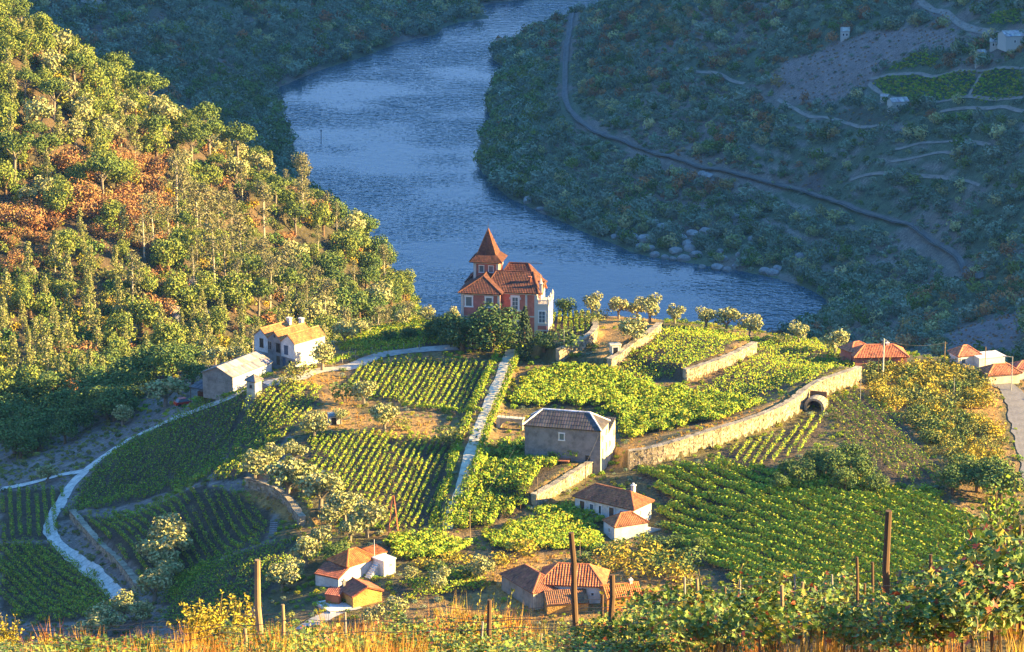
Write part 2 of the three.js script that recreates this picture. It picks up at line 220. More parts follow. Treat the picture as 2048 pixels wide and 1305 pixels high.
// fine grain, tiled in metres
function grainTexture(size, f, lo, hi, seed) {
  const d = new Uint8Array(size * size * 4);
  const per = (x, y, p) => { const X = ((x % p) + p) % p, Y = ((y % p) + p) % p; return h2(X + seed, Y + seed * 7); };
  const pn = (x, y, p) => { const i = Math.floor(x), j = Math.floor(y), u = x - i, v = y - j, a = u * u * (3 - 2 * u), b = v * v * (3 - 2 * v); return lerp(lerp(per(i, j, p), per(i + 1, j, p), a), lerp(per(i, j + 1, p), per(i + 1, j + 1, p), a), b); };
  for (let j = 0; j < size; j++) for (let i = 0; i < size; i++) { let s = 0, w = 0, a = 1, p = f; for (let o = 0; o < 4; o++) { s += a * pn(i / size * p, j / size * p, p); w += a; a *= 0.7; p *= 2; } const q = clamp((s / w - 0.5) * 2.2 + 0.5, 0, 1), vv = 255 * (lo + (hi - lo) * q), k = (j * size + i) * 4; d[k] = d[k + 1] = d[k + 2] = vv; d[k + 3] = 255; }
  const t = new THREE.DataTexture(d, size, size, THREE.RGBAFormat); t.wrapS = t.wrapT = THREE.RepeatWrapping; t.magFilter = THREE.LinearFilter; t.minFilter = THREE.LinearMipmapLinearFilter; t.generateMipmaps = true; t.needsUpdate = true; return t;
}
const grain = grainTexture(512, 16, 0.45, 1, 3); const grainBump = grainTexture(512, 24, 0, 1, 11);
{
  const pos = new Float32Array(NX * ND * 3), col = new Float32Array(NX * ND * 3), uv = new Float32Array(NX * ND * 2), idx = [];
  for (let j = 0; j < ND; j++) for (let i = 0; i < NX; i++) { const k = j * NX + i, x = XS[i], z = -DS[j]; pos[k * 3] = x; pos[k * 3 + 1] = HG[k]; pos[k * 3 + 2] = z; const c = soil(x, z); col.set(c, k * 3); uv[k * 2] = x / 9; uv[k * 2 + 1] = z / 9; if (i < NX - 1 && j < ND - 1) idx.push(k, k + 1, k + NX, k + 1, k + NX + 1, k + NX); }
  const g = new THREE.BufferGeometry(); g.setAttribute('position', new THREE.BufferAttribute(pos, 3)); g.setAttribute('color', new THREE.BufferAttribute(col, 3)); g.setAttribute('uv', new THREE.BufferAttribute(uv, 2)); g.setIndex(idx); g.computeVertexNormals();
  structure('ground', g, new THREE.MeshStandardMaterial({ vertexColors: true, roughness: 1, map: grain, bumpMap: grainBump, bumpScale: 0.12, side: THREE.DoubleSide }));
}
// ---------------------------------------------------------------- river
{
  const size = 2048, d = new Uint8Array(size * size * 4);
  const pn = (x, y, px, py) => { const P = (a, b) => h2(((a % px) + px) % px + 91, ((b % py) + py) % py + 13); const i = Math.floor(x), j = Math.floor(y), u = x - i, v = y - j, a = u * u * (3 - 2 * u), b = v * v * (3 - 2 * v); return lerp(lerp(P(i, j), P(i + 1, j), a), lerp(P(i, j + 1), P(i + 1, j + 1), a), b); };
  for (let j = 0; j < size; j++) for (let i = 0; i < size; i++) { const u = i / size, v = j / size, ruffle = sstep(0.3, 0.75, 0.6 * pn(u * 4, v * 7, 4, 7) + 0.4 * pn(u * 11, v * 19, 11, 19)); const s = 0.5 + (0.15 + 0.85 * ruffle) * (0.34 * (pn(u * 60, v * 110, 60, 110) - 0.5) + 0.36 * (pn(u * 150, v * 290, 150, 290) - 0.5) + 0.2 * (pn(u * 330, v * 600, 330, 600) - 0.5)); const k = (j * size + i) * 4; d[k] = d[k + 1] = d[k + 2] = clamp(255 * s, 0, 255); d[k + 3] = 255; }
  const t = new THREE.DataTexture(d, size, size, THREE.RGBAFormat); t.wrapS = t.wrapT = THREE.RepeatWrapping; t.magFilter = THREE.LinearFilter; t.minFilter = THREE.LinearMipmapLinearFilter; t.generateMipmaps = true; t.needsUpdate = true;
  const g = new THREE.PlaneGeometry(1000, 1700, 1, 1); g.rotateX(-Math.PI / 2); g.translate(-50, 0, -1720); const uv = g.attributes.uv; for (let i = 0; i < uv.count; i++) uv.setXY(i, uv.getX(i) * 1000 / 300, uv.getY(i) * 1700 / 430);
  structure('river', g, new THREE.MeshStandardMaterial({ color: new THREE.Color().setRGB(0.03, 0.075, 0.11), roughness: 0.06, metalness: 0, bumpMap: t, bumpScale: 0.85 }), 'calm blue river with rippled surface winding between the shaded hills');
}
// ---------------------------------------------------------------- mesh collector: flat faces with uv in metres and vertex colours
class Buf {
  constructor() { this.p = []; this.c = []; }
  tri(a, b, c, k = [1, 1, 1]) { this.p.push(a[0], a[1], a[2], b[0], b[1], b[2], c[0], c[1], c[2]); for (let i = 0; i < 3; i++) this.c.push(k[0], k[1], k[2]); return this; }
  quad(a, b, c, d, k) { return this.tri(a, b, c, k).tri(a, c, d, k); }
  hex(v, k) { const q = (a, b, c, d) => this.quad(v[a], v[b], v[c], v[d], k); q(0, 3, 2, 1); q(4, 5, 6, 7); q(0, 1, 5, 4); q(1, 2, 6, 5); q(2, 3, 7, 6); q(3, 0, 4, 7); return this; }   // 0-3 bottom ring, 4-7 top ring (counter-clockwise from above)
  box(x0, x1, y0, y1, z0, z1, k) { return this.hex([[x0, y0, z1], [x1, y0, z1], [x1, y0, z0], [x0, y0, z0], [x0, y1, z1], [x1, y1, z1], [x1, y1, z0], [x0, y1, z0]], k); }
  prism(pts, y0, y1, k) { const n = pts.length; for (let i = 0; i < n; i++) { const a = pts[i], b = pts[(i + 1) % n]; this.quad([a[0], y0, a[1]], [b[0], y0, b[1]], [b[0], y1, b[1]], [a[0], y1, a[1]], k); } for (let i = 1; i < n - 1; i++) { this.tri([pts[0][0], y1, pts[0][1]], [pts[i][0], y1, pts[i][1]], [pts[i + 1][0], y1, pts[i + 1][1]], k); this.tri([pts[0][0], y0, pts[0][1]], [pts[i + 1][0], y0, pts[i + 1][1]], [pts[i][0], y0, pts[i][1]], k); } return this; }
  tube(a, b, r0, r1, n, k) { const A = V(...a), B = V(...b), d = B.clone().sub(A).normalize(), u = (Math.abs(d.y) > 0.9 ? V(1, 0, 0) : V(0, 1, 0)).cross(d).normalize(), w = d.clone().cross(u); const ring = (P, r) => Array.from({ length: n }, (_, i) => { const t = i / n * 2 * Math.PI; return [P.x + r * (u.x * Math.cos(t) + w.x * Math.sin(t)), P.y + r * (u.y * Math.cos(t) + w.y * Math.sin(t)), P.z + r * (u.z * Math.cos(t) + w.z * Math.sin(t))]; }); const R0 = ring(A, r0), R1 = ring(B, r1); for (let i = 0; i < n; i++) { const j = (i + 1) % n; this.quad(R0[i], R0[j], R1[j], R1[i], k); if (i > 0 && i < n - 1) { this.tri(R1[0], R1[i], R1[i + 1], k); this.tri(R0[0], R0[i + 1], R0[i], k); } } return this; }
  geo(uvs = 4, smooth = false) {
    const g = new THREE.BufferGeometry(), n = this.p.length / 3; g.setAttribute('position', new THREE.Float32BufferAttribute(this.p, 3)); g.setAttribute('color', new THREE.Float32BufferAttribute(this.c, 3)); g.computeVertexNormals();
    const N = g.attributes.normal.array, uv = new Float32Array(n * 2); for (let i = 0; i < n; i++) { const x = this.p[i * 3], y = this.p[i * 3 + 1], z = this.p[i * 3 + 2], ax = Math.abs(N[i * 3]), ay = Math.abs(N[i * 3 + 1]), az = Math.abs(N[i * 3 + 2]); if (ay > ax && ay > az) { uv[i * 2] = x / uvs; uv[i * 2 + 1] = z / uvs; } else if (ax > az) { uv[i * 2] = z / uvs; uv[i * 2 + 1] = y / uvs; } else { uv[i * 2] = x / uvs; uv[i * 2 + 1] = y / uvs; } }
    g.setAttribute('uv', new THREE.BufferAttribute(uv, 2)); return g;
  }
  add(name, mat, parent) { return mesh(name, this.geo(), mat, parent); }
}
const soft = grainTexture(256, 6, 0.72, 1, 21), stain = grainTexture(256, 4, 0.5, 1, 37);
const M = {}; const mk = (n, r, g, b, o = {}) => M[n] = new THREE.MeshStandardMaterial({ color: new THREE.Color().setRGB(r, g, b), roughness: 0.9, vertexColors: true, map: soft, ...o });
mk('white', 0.8, 0.78, 0.74); mk('cream', 0.74, 0.66, 0.5, { map: stain }); mk('grey', 0.3, 0.28, 0.27, { map: stain }); mk('pink', 0.62, 0.2, 0.14); mk('rose', 0.56, 0.19, 0.15); mk('stone', 0.5, 0.42, 0.3, { map: stain, bumpMap: grainBump, bumpScale: 0.05 });
mk('tile', 1, 1, 1, { map: stain, roughness: 0.85 }); mk('slate', 0.1, 0.085, 0.08, { map: stain, roughness: 0.7 }); mk('sheet', 0.5, 0.44, 0.4, { map: stain, roughness: 0.6 }); mk('wood', 0.16, 0.09, 0.05, { map: stain }); mk('oldwood', 0.36, 0.25, 0.14, { map: stain }); mk('plank', 0.42, 0.36, 0.3, { map: stain }); mk('frame', 0.8, 0.8, 0.78, { map: null }); mk('dark', 0.02, 0.02, 0.025, { map: null, roughness: 0.4 }); mk('pane', 0.12, 0.16, 0.19, { map: null, roughness: 0.12 }); mk('bluewood', 0.1, 0.13, 0.2);
mk('brick', 0.5, 0.16, 0.08, { map: stain }); mk('ochre', 0.62, 0.34, 0.09, { map: stain, bumpMap: grainBump, bumpScale: 0.06 }); mk('iron', 0.05, 0.05, 0.055, { roughness: 0.5 }); mk('concrete', 0.5, 0.48, 0.45); mk('track', 0.7, 0.64, 0.57, { map: stain, vertexColors: false }); mk('path', 0.68, 0.6, 0.44, { map: stain, vertexColors: false }); mk('farpath', 0.3, 0.25, 0.21, { map: stain, vertexColors: false }); mk('asphalt', 0.2, 0.19, 0.2, { vertexColors: false }); mk('yard', 0.5, 0.46, 0.42, { map: stain, vertexColors: false }); mk('red', 0.5, 0.03, 0.02, { map: null, roughness: 0.35 }); mk('bluecar', 0.1, 0.16, 0.3, { map: null, roughness: 0.3 }); mk('rubber', 0.02, 0.02, 0.02, { map: null }); mk('rock', 0.44, 0.42, 0.42, { map: stain, bumpMap: grainBump, bumpScale: 0.3 }); mk('lime', 0.58, 0.55, 0.5, { map: null }); mk('orangewall', 0.75, 0.3, 0.06);
// ---------------------------------------------------------------- roads and paths draped on the ground
const ROADS = [];
function ribbon(name, px, width, mat, label, lift = 0.1, opts = {}) {
  const c = px.map(([a, b]) => (opts.far ? hit(a, b, 900) : hit(a, b))), curve = new THREE.CatmullRomCurve3(c, false, 'centripetal'), n = Math.ceil(curve.getLength() / (opts.step || 0.8)), K = opts.k || 5, pos = [], uv = [], idx = [];
  for (let i = 0; i <= n; i++) { const p = curve.getPointAt(i / n), t = curve.getTangentAt(i / n), sx = -t.z, sz = t.x, l = Math.hypot(sx, sz); if (!opts.far) ROADS.push([p.x, p.z, width / 2 + 0.25]); const wv = width * (1 + 0.7 * (fbm(i * 0.21, width, 3) - 0.5)); for (let k = 0; k < K; k++) { const o = (k / (K - 1) - 0.5) * wv, x = p.x + sx / l * o, z = p.z + sz / l * o; pos.push(x, (opts.flat ? Math.max(H(p.x, p.z), H(x, z)) : H(x, z)) + lift, z); uv.push(o / 3, i * 0.25); if (i < n && k < K - 1) { const q = i * K + k; idx.push(q, q + 1, q + K, q + 1, q + K + 1, q + K); } } }
  const g = new THREE.BufferGeometry(); g.setAttribute('position', new THREE.Float32BufferAttribute(pos, 3)); g.setAttribute('uv', new THREE.Float32BufferAttribute(uv, 2)); g.setIndex(idx); g.computeVertexNormals(); const m = structure(name, g, mat, label); m.material.side = THREE.DoubleSide; m.userData.curve = undefined; return { m, curve };
}
ribbon('dirt_track', [[520, 762], [470, 790], [400, 818], [330, 846], [265, 876], [215, 908], [172, 942], [142, 972], [122, 1005], [104, 1035], [98, 1058], [112, 1085], [150, 1118], [195, 1152], [240, 1198]], 2.2, M.track, 'pale dirt track curving around the shaded vineyard');
ribbon('dirt_track', [[0, 980], [70, 966], [120, 952], [168, 944]], 2.2, M.track, 'short pale track joining the main dirt track', 0.16);
ribbon('stone_path', [[1022, 700], [1004, 745], [985, 792], [964, 842], [947, 888], [934, 930], [924, 975], [905, 1020], [893, 1060]], 1.9, M.path, 'straight cream stone path climbing between the vine fields');
ribbon('farm_yard', [[530, 770], [580, 760], [640, 742], [700, 735], [760, 712], [850, 700], [930, 696]], 3.6, M.yard, 'dusty farm lane between the barn and the villa', 0.13);
ribbon('asphalt_road', [[1990, 766], [2016, 776], [2032, 800], [2046, 845], [2062, 910], [2085, 990]], 4.6, M.asphalt, 'grey asphalt road running down past the houses', 0.12);
ribbon('concrete_path', [[715, 1212], [680, 1222], [640, 1240], [600, 1262]], 2.6, M.concrete.clone(), 'pale concrete path below the small farmhouse');
M.concrete.vertexColors = true; scene.children[scene.children.length - 1].material.vertexColors = false;
{ // railway on its shelf
  const { m, curve } = ribbon('railway', RAIL, 2.8, new THREE.MeshStandardMaterial({ color: new THREE.Color().setRGB(0.17, 0.15, 0.14), roughness: 1, map: stain }), 'single track railway on a gravel bed above the river', 0.9, { far: true, step: 4, flat: true });
  for (const s of [-0.72, 0.72]) { const b = new Buf(), n = 220; let prev; for (let i = 0; i <= n; i++) { const p = curve.getPointAt(i / n), t = curve.getTangentAt(i / n), l = Math.hypot(t.x, t.z), x = p.x - t.z / l * s, z = p.z + t.x / l * s, y = H(p.x, p.z) + 1.0; const q = [[x - 0.09, y, z], [x + 0.09, y, z], [x + 0.09, y + 0.18, z], [x - 0.09, y + 0.18, z]]; if (prev) { b.quad(prev[3], prev[2], q[2], q[3]); b.quad(prev[0], prev[3], q[3], q[0]); b.quad(prev[1], q[1], q[2], prev[2]); } prev = q; } b.add('rail', M.iron, m); }
}
// pale tracks and terrace edges on the far bank
const FARWAYS = [[[[1835, 2], [1870, 22], [1915, 45], [1960, 62], [2048, 72]], 5, 'broad pale track past the far white farmhouse'], [[[1556, 200], [1600, 225], [1650, 236], [1715, 254], [1792, 264]], 2.6, 'pale track below the bare far terraces'], [[[1738, 168], [1770, 192], [1820, 204], [1870, 206], [1960, 196], [2048, 196]], 2.6, 'pale track under the green far plots'], [[[1938, 194], [1962, 150]], 2, 'thin pale path between the two green far plots'], [[[1740, 158], [1830, 148], [1960, 143], [2048, 138]], 2.4, 'pale track above the green far plots'], [[[1700, 362], [1790, 350], [1880, 355], [1960, 372]], 2, 'curved pale terrace edge above the railway'], [[[1790, 300], [1860, 286], [1930, 284], [1980, 292]], 2, 'upper pale terrace edge on the far bank'], [[[1780, 325], [1850, 312], [1920, 308]], 1.8, 'lower pale terrace edge on the far bank'], [[[1880, 225], [1960, 218], [2048, 224]], 2.2, 'pale terrace edge below the far track'], [[[1370, 138], [1440, 150], [1490, 168]], 3, 'pale scar across the far scrub slope'], [[[130, 62], [190, 72], [260, 66], [330, 48]], 3, 'pale track on the far wooded bank']];
for (const [px, w, l] of FARWAYS) ribbon('far_track', px, w * 0.62, M.farpath, l, 0.35, { far: true, step: 3 });
// ---------------------------------------------------------------- stone walls
for (const w of WALLS) {
  const L = w.line, rng = RNG(500 + WALLS.indexOf(w)), mid = L[L.length >> 1], g = thing('stone_wall', w.label, 'wall', V(mid.x, H(mid.x, mid.z), mid.z)), o = g.position;
  const core = new Buf(), st = new Buf(), cap = new Buf(); const side = i => { const a = L[Math.max(0, i - 1)], b = L[Math.min(L.length - 1, i + 1)], dx = b.x - a.x, dz = b.z - a.z, l = Math.hypot(dx, dz); return [-dz / l * w.up, dx / l * w.up]; };
  const foot = L.map((p, i) => { const [sx, sz] = side(i); return Math.min(H(p.x - sx * 0.8, p.z - sz * 0.8), H(p.x, p.z)) - 0.3; }), top = foot.map((f, i) => { let s = 0, n = 0; for (let k = Math.max(0, i - 3); k <= Math.min(L.length - 1, i + 3); k++) { s += foot[k]; n++; } return s / n + 0.3 + w.h + 0.25; });
  const P = (i, d, y) => { const [sx, sz] = side(i); return [L[i].x + sx * d - o.x, y - o.y, L[i].z + sz * d - o.z]; };
  for (let i = 0; i < L.length - 1; i++) core.hex([P(i, 0, foot[i]), P(i + 1, 0, foot[i + 1]), P(i + 1, 0.9, foot[i + 1]), P(i, 0.9, foot[i]), P(i, 0, top[i]), P(i + 1, 0, top[i + 1]), P(i + 1, 0.9, top[i + 1]), P(i, 0.9, top[i])]);
  core.add('core', M.stone, g);
  for (let i = 0; i < L.length - 1; i++) {
    let y = 0; while (y < w.h + 0.2) { const rh = 0.24 + rng() * 0.16; let u = (rng() - 0.5) * 0.3; while (u < 1) { const du = 0.35 + rng() * 0.4, a = clamp(u + 0.02, 0, 1), b = clamp(u + du - 0.02, 0, 1); u += du; if (b - a < 0.12) continue; const d = -0.05 - rng() * 0.1, k = 0.6 + rng() * 0.75, col = [k * (1 + rng() * 0.1), k, k * (0.85 + rng() * 0.25)];
      const q = (t, dd, yy) => { const A = P(i, dd, 0), B = P(i + 1, dd, 0), f = lerp(foot[i], foot[i + 1], t) + 0.3, tp = lerp(top[i], top[i + 1], t); return [lerp(A[0], B[0], t), Math.min(f + yy, tp) - o.y, lerp(A[2], B[2], t)]; };
      const j = () => (rng() - 0.5) * 0.06, y0 = y + 0.015, y1 = y + rh - 0.015;
      st.quad(q(a, d, y0 + j()), q(b, d + j(), y0), q(b, d, y1 + j()), q(a, d + j(), y1), col); st.quad(q(a, d, y1), q(b, d, y1), q(b, 0.05, y1), q(a, 0.05, y1), col); st.quad(q(a, 0.05, y0), q(a, d, y0), q(a, d, y1), q(a, 0.05, y1), col); st.quad(q(b, d, y0), q(b, 0.05, y0), q(b, 0.05, y1), q(b, d, y1), col);
    } y += rh; }
    const d = [-0.14 - rng() * 0.14, 0.8 + rng() * 0.3], k = 0.55 + rng() * 0.55; cap.hex([P(i, d[0], top[i] + 0.02), P(i + 1, d[0], top[i + 1] + 0.02), P(i + 1, d[1], top[i + 1] + 0.02), P(i, d[1], top[i] + 0.02), P(i, d[0], top[i] + 0.16), P(i + 1, d[0], top[i + 1] + 0.1 + rng() * 0.14), P(i + 1, d[1], top[i + 1] + 0.16), P(i, d[1], top[i] + 0.16)], [k, k, k]);
  }
  const sm = st.add('stone_facing', M.stone, g); sm.material.side = THREE.DoubleSide; sm.userData.kind = 'stuff'; cap.add('coping', M.stone, g);
}
// ---------------------------------------------------------------- houses
const sub = (a, b) => [a[0] - b[0], a[1] - b[1], a[2] - b[2]], dot = (a, b) => a[0] * b[0] + a[1] * b[1] + a[2] * b[2], cross = (a, b) => [a[1] * b[2] - a[2] * b[1], a[2] * b[0] - a[0] * b[2], a[0] * b[1] - a[1] * b[0]], len = a => Math.hypot(...a), mul = (a, s) => [a[0] * s, a[1] * s, a[2] * s], add3 = (...l) => l.reduce((a, b) => [a[0] + b[0], a[1] + b[1], a[2] + b[2]]);
let tileSeed = 1;
// a tiled roof slope: eave a-b, upper edge d-c, rolled tiles in courses
function slope(parent, a, b, c, d, col, o = {}) {
  const rng = RNG(900 + tileSeed++), e = sub(b, a), Lu = len(e), eu = mul(e, 1 / Lu); let s = sub(c, a); s = sub(s, mul(eu, dot(s, eu))); const cv = len(s), sv = mul(s, 1 / cv); let n = cross(eu, sv); if (n[1] < 0) n = mul(n, -1);
  const du = dot(sub(d, a), eu), cu = dot(sub(c, a), eu), vmax = u => Math.max(0, u < du ? cv * u / du : u > cu ? cv * (Lu - u) / (Lu - cu) : cv), step = o.step || 0.3, crs = o.course || 0.42, roll = o.roll === undefined ? 0.07 : o.roll, bf = new Buf();
  const P = (u, v, h) => add3(a, mul(eu, u), mul(sv, v), mul(n, h));
  const N = Math.max(1, Math.round(Lu / step)), st = Lu / N;
  for (let i = 0; i < N; i++) { const u0 = i * st, um = u0 + st / 2, u1 = u0 + st, m0 = vmax(u0), mm = vmax(um), m1 = vmax(u1), mx = Math.max(m0, mm, m1); for (let v = 0; v < mx; v += crs) { const va = Math.min, k = 0.72 + rng() * 0.5, q = rng(), cc = q < 0.06 ? [col[0] * 0.5, col[1] * 0.6, col[2] * 0.8] : [col[0] * k, col[1] * k * (0.9 + rng() * 0.2), col[2] * k]; const w = v + crs, A = t => Math.min(v, t), B = t => Math.min(w, t), lo = 0.1, hi = 0.06; bf.quad(P(u0, A(m0), lo), P(um, A(mm), lo + roll), P(um, B(mm), hi + roll), P(u0, B(m0), hi), cc); bf.quad(P(um, A(mm), lo + roll), P(u1, A(m1), lo), P(u1, B(m1), hi), P(um, B(mm), hi + roll), cc); } }
  const lowr = p => add3(p, mul(n, 0.03)), lw = p => add3(p, mul(n, -0.09)), kk = mul(col, 0.8); bf.quad(lowr(a), lowr(b), lowr(c), lowr(d), kk); bf.quad(lw(b), lw(a), lw(d), lw(c), kk); bf.quad(lw(a), lw(b), lowr(b), lowr(a), kk); bf.quad(lw(b), lw(c), lowr(c), lowr(b), kk); bf.quad(lw(d), lw(a), lowr(a), lowr(d), kk);
  const m = bf.add(o.name || 'roof_slope', o.mat || M.tile, parent); m.material.side = THREE.DoubleSide; return m;
}
function ridge(parent, a, b, col, r = 0.16) { const bf = new Buf(), A = V(...a), B = V(...b), n = Math.max(1, Math.round(A.distanceTo(B) / 0.45)), rng = RNG(3 + tileSeed++); for (let i = 0; i < n; i++) { const p = A.clone().lerp(B, i / n), q = A.clone().lerp(B, (i + 1.06) / n), k = 0.8 + rng() * 0.4; bf.tube([p.x, p.y + 0.1, p.z], [q.x, q.y + 0.1, q.z], r, r * 0.9, 6, mul(col, k)); } return bf.add('ridge_tiles', M.tile, parent); }
const TILE = [0.5, 0.17, 0.07], TILE2 = [0.42, 0.11, 0.055], TILE3 = [0.62, 0.25, 0.08];
// openings: face, centre along the face, centre height, width, height
function opening(g, Lx, Lz, f, u, v, w, h, o = {}) {
  const p = new THREE.Group(); p.name = o.door ? 'door' : 'window'; const off = o.off || 0; if (f === 'front') p.position.set(u, v, Lz / 2 + off); else if (f === 'back') { p.position.set(u, v, -Lz / 2 - off); p.rotation.y = Math.PI; } else if (f === 'right') { p.position.set(Lx / 2 + off, v, u); p.rotation.y = Math.PI / 2; } else { p.position.set(-Lx / 2 - off, v, u); p.rotation.y = -Math.PI / 2; } g.add(p);
  const t = o.t || 0.14, fb = new Buf(); fb.box(-w / 2 - t, -w / 2, -h / 2, h / 2, -0.1, 0.07).box(w / 2, w / 2 + t, -h / 2, h / 2, -0.1, 0.07).box(-w / 2 - t - 0.04, w / 2 + t + 0.04, h / 2, h / 2 + t * 1.3, -0.1, 0.1); if (!o.door) fb.box(-w / 2 - t - 0.06, w / 2 + t + 0.06, -h / 2 - t, -h / 2, -0.1, 0.13); fb.add(o.door ? 'door_frame' : 'window_frame', o.fm || M.frame, p);
  new Buf().box(-w / 2, w / 2, -h / 2, h / 2, -0.08, 0.015).add(o.door ? 'door_leaf' : 'pane', o.pm || M.pane, p);
  if (o.bars) { const b = new Buf(); b.box(-0.04, 0.04, -h / 2, h / 2, 0.015, 0.05); for (let i = 1; i < o.bars; i++) { const y = -h / 2 + h * i / o.bars; b.box(-w / 2, -0.04, y - 0.03, y + 0.03, 0.015, 0.045).box(0.04, w / 2, y - 0.03, y + 0.03, 0.015, 0.045); } b.add('glazing_bars', o.fm || M.frame, p); }
  return p;
}
// gable or hip house; anchor is the local point set on the ground at the photograph point
function house(name, label, px, turnDeg, anchor, s) {
  const p = s.at || hit(px[0], px[1]), th = turnDeg * Math.PI / 180, off = V(...anchor).applyAxisAngle(V(0, 1, 0), th), g = thing(name, label, s.cat || 'house', p.clone().sub(off), th, s.group); if (s.dy) g.position.y += s.dy;
  body(g, s); return g;
}
function body(g, s) {
  const { L, W, h, rh } = s, x0 = s.x || 0, z0 = s.z || 0, y0 = s.y || 0, oh = s.oh === undefined ? 0.35 : s.oh, col = s.col || TILE, c = (x, y, z) => [x0 + x, y0 + y, z0 + z], b = new Buf(), lo = s.sink === undefined ? -1.5 : s.sink;
  b.box(x0 - L / 2, x0 + L / 2, y0 + lo, y0 + h, z0 - W / 2, z0 + W / 2);
  if (s.roof === 'gx' || s.roof === 'gz') { const gx = s.roof === 'gx', X = L / 2, Z = W / 2, half = gx ? Z : X, e = oh * rh / half;
    if (gx) for (const q of [-1, 1]) b.tri(c(q * X, h, Z), c(q * X, h, -Z), c(q * X, h + rh, 0)); else for (const q of [-1, 1]) b.tri(c(-X, h, q * Z), c(X, h, q * Z), c(0, h + rh, q * Z));
    b.add('wall', s.wm || M.white, g).material.side = THREE.DoubleSide; const so = { mat: s.rm, roll: s.roll, step: s.step, course: s.course };
    if (gx) { const E = X + oh; slope(g, c(-E, h - e, Z + oh), c(E, h - e, Z + oh), c(E, h + rh, 0), c(-E, h + rh, 0), col, so); slope(g, c(E, h - e, -Z - oh), c(-E, h - e, -Z - oh), c(-E, h + rh, 0), c(E, h + rh, 0), col, so); if (!s.noridge) ridge(g, c(-E, h + rh, 0), c(E, h + rh, 0), col); }
    else { const E = Z + oh; slope(g, c(X + oh, h - e, E), c(X + oh, h - e, -E), c(0, h + rh, -E), c(0, h + rh, E), col, so); slope(g, c(-X - oh, h - e, -E), c(-X - oh, h - e, E), c(0, h + rh, E), c(0, h + rh, -E), col, so); if (!s.noridge) ridge(g, c(0, h + rh, E), c(0, h + rh, -E), col); }
  } else if (s.roof === 'hip') { b.add('wall', s.wm || M.white, g); const X = L / 2 + oh, Z = W / 2 + oh, r = s.r === undefined ? Math.max(0, L / 2 - W / 2) : s.r, so = { mat: s.rm, roll: s.roll, step: s.step, course: s.course }, y = h - 0.08; const A = c(-X, y, Z), B = c(X, y, Z), C = c(X, y, -Z), D = c(-X, y, -Z); let R0, R1; if (s.rz) { R0 = c(0, h + rh, r); R1 = c(0, h + rh, -r); slope(g, A, B, R0, R0, col, so); slope(g, B, C, R1, R0, col, so); slope(g, C, D, R1, R1, col, so); slope(g, D, A, R0, R1, col, so); for (const [u, v] of [[A, R0], [B, R0], [C, R1], [D, R1]]) ridge(g, u, v, col); } else { R0 = c(-r, h + rh, 0); R1 = c(r, h + rh, 0); slope(g, A, B, R1, R0, col, so); slope(g, B, C, R1, R1, col, so); slope(g, C, D, R0, R1, col, so); slope(g, D, A, R0, R0, col, so); for (const [u, v] of [[A, R0], [B, R1], [C, R1], [D, R0]]) ridge(g, u, v, col); } ridge(g, R0, R1, col); }
  else if (s.roof === 'mono') { b.tri(c(-L / 2, h, W / 2), c(-L / 2, h, -W / 2), c(-L / 2, h + rh, -W / 2)).tri(c(L / 2, h, W / 2), c(L / 2, h, -W / 2), c(L / 2, h + rh, -W / 2)).quad(c(-L / 2, h, -W / 2), c(L / 2, h, -W / 2), c(L / 2, h + rh, -W / 2), c(-L / 2, h + rh, -W / 2)); b.add('wall', s.wm || M.white, g).material.side = THREE.DoubleSide; const e = oh * rh / W; slope(g, c(-L / 2 - oh, h - e, W / 2 + oh), c(L / 2 + oh, h - e, W / 2 + oh), c(L / 2 + oh, h + rh + e, -W / 2 - oh), c(-L / 2 - oh, h + rh + e, -W / 2 - oh), col, { mat: s.rm, roll: s.roll, step: s.step, course: s.course }); }
  else { b.box(x0 - L / 2 - 0.1, x0 + L / 2 + 0.1, y0 + h + 0.003, y0 + h + 0.22, z0 - W / 2 - 0.1, z0 + W / 2 + 0.1); b.add('wall', s.wm || M.white, g); }
  for (const o of s.op || []) { const q = opening(g, L, W, o[0], o[1], o[2], o[3], o[4], o[5]); q.position.x += x0; q.position.y += y0; q.position.z += z0; }
  for (const [x, z, y, w, hh, m] of s.chim || []) { const k = new Buf(); k.box(x0 + x - w / 2, x0 + x + w / 2, y0 + y, y0 + y + hh, z0 + z - w / 2, z0 + z + w / 2).box(x0 + x - w / 2 - 0.1, x0 + x + w / 2 + 0.1, y0 + y + hh + 0.003, y0 + y + hh + 0.16, z0 + z - w / 2 - 0.1, z0 + z + w / 2 + 0.1).box(x0 + x - w / 4, x0 + x + w / 4, y0 + y + hh + 0.163, y0 + y + hh + 0.45, z0 + z - w / 4, z0 + z + w / 4); k.add('chimney', m || M.white, g); }
}
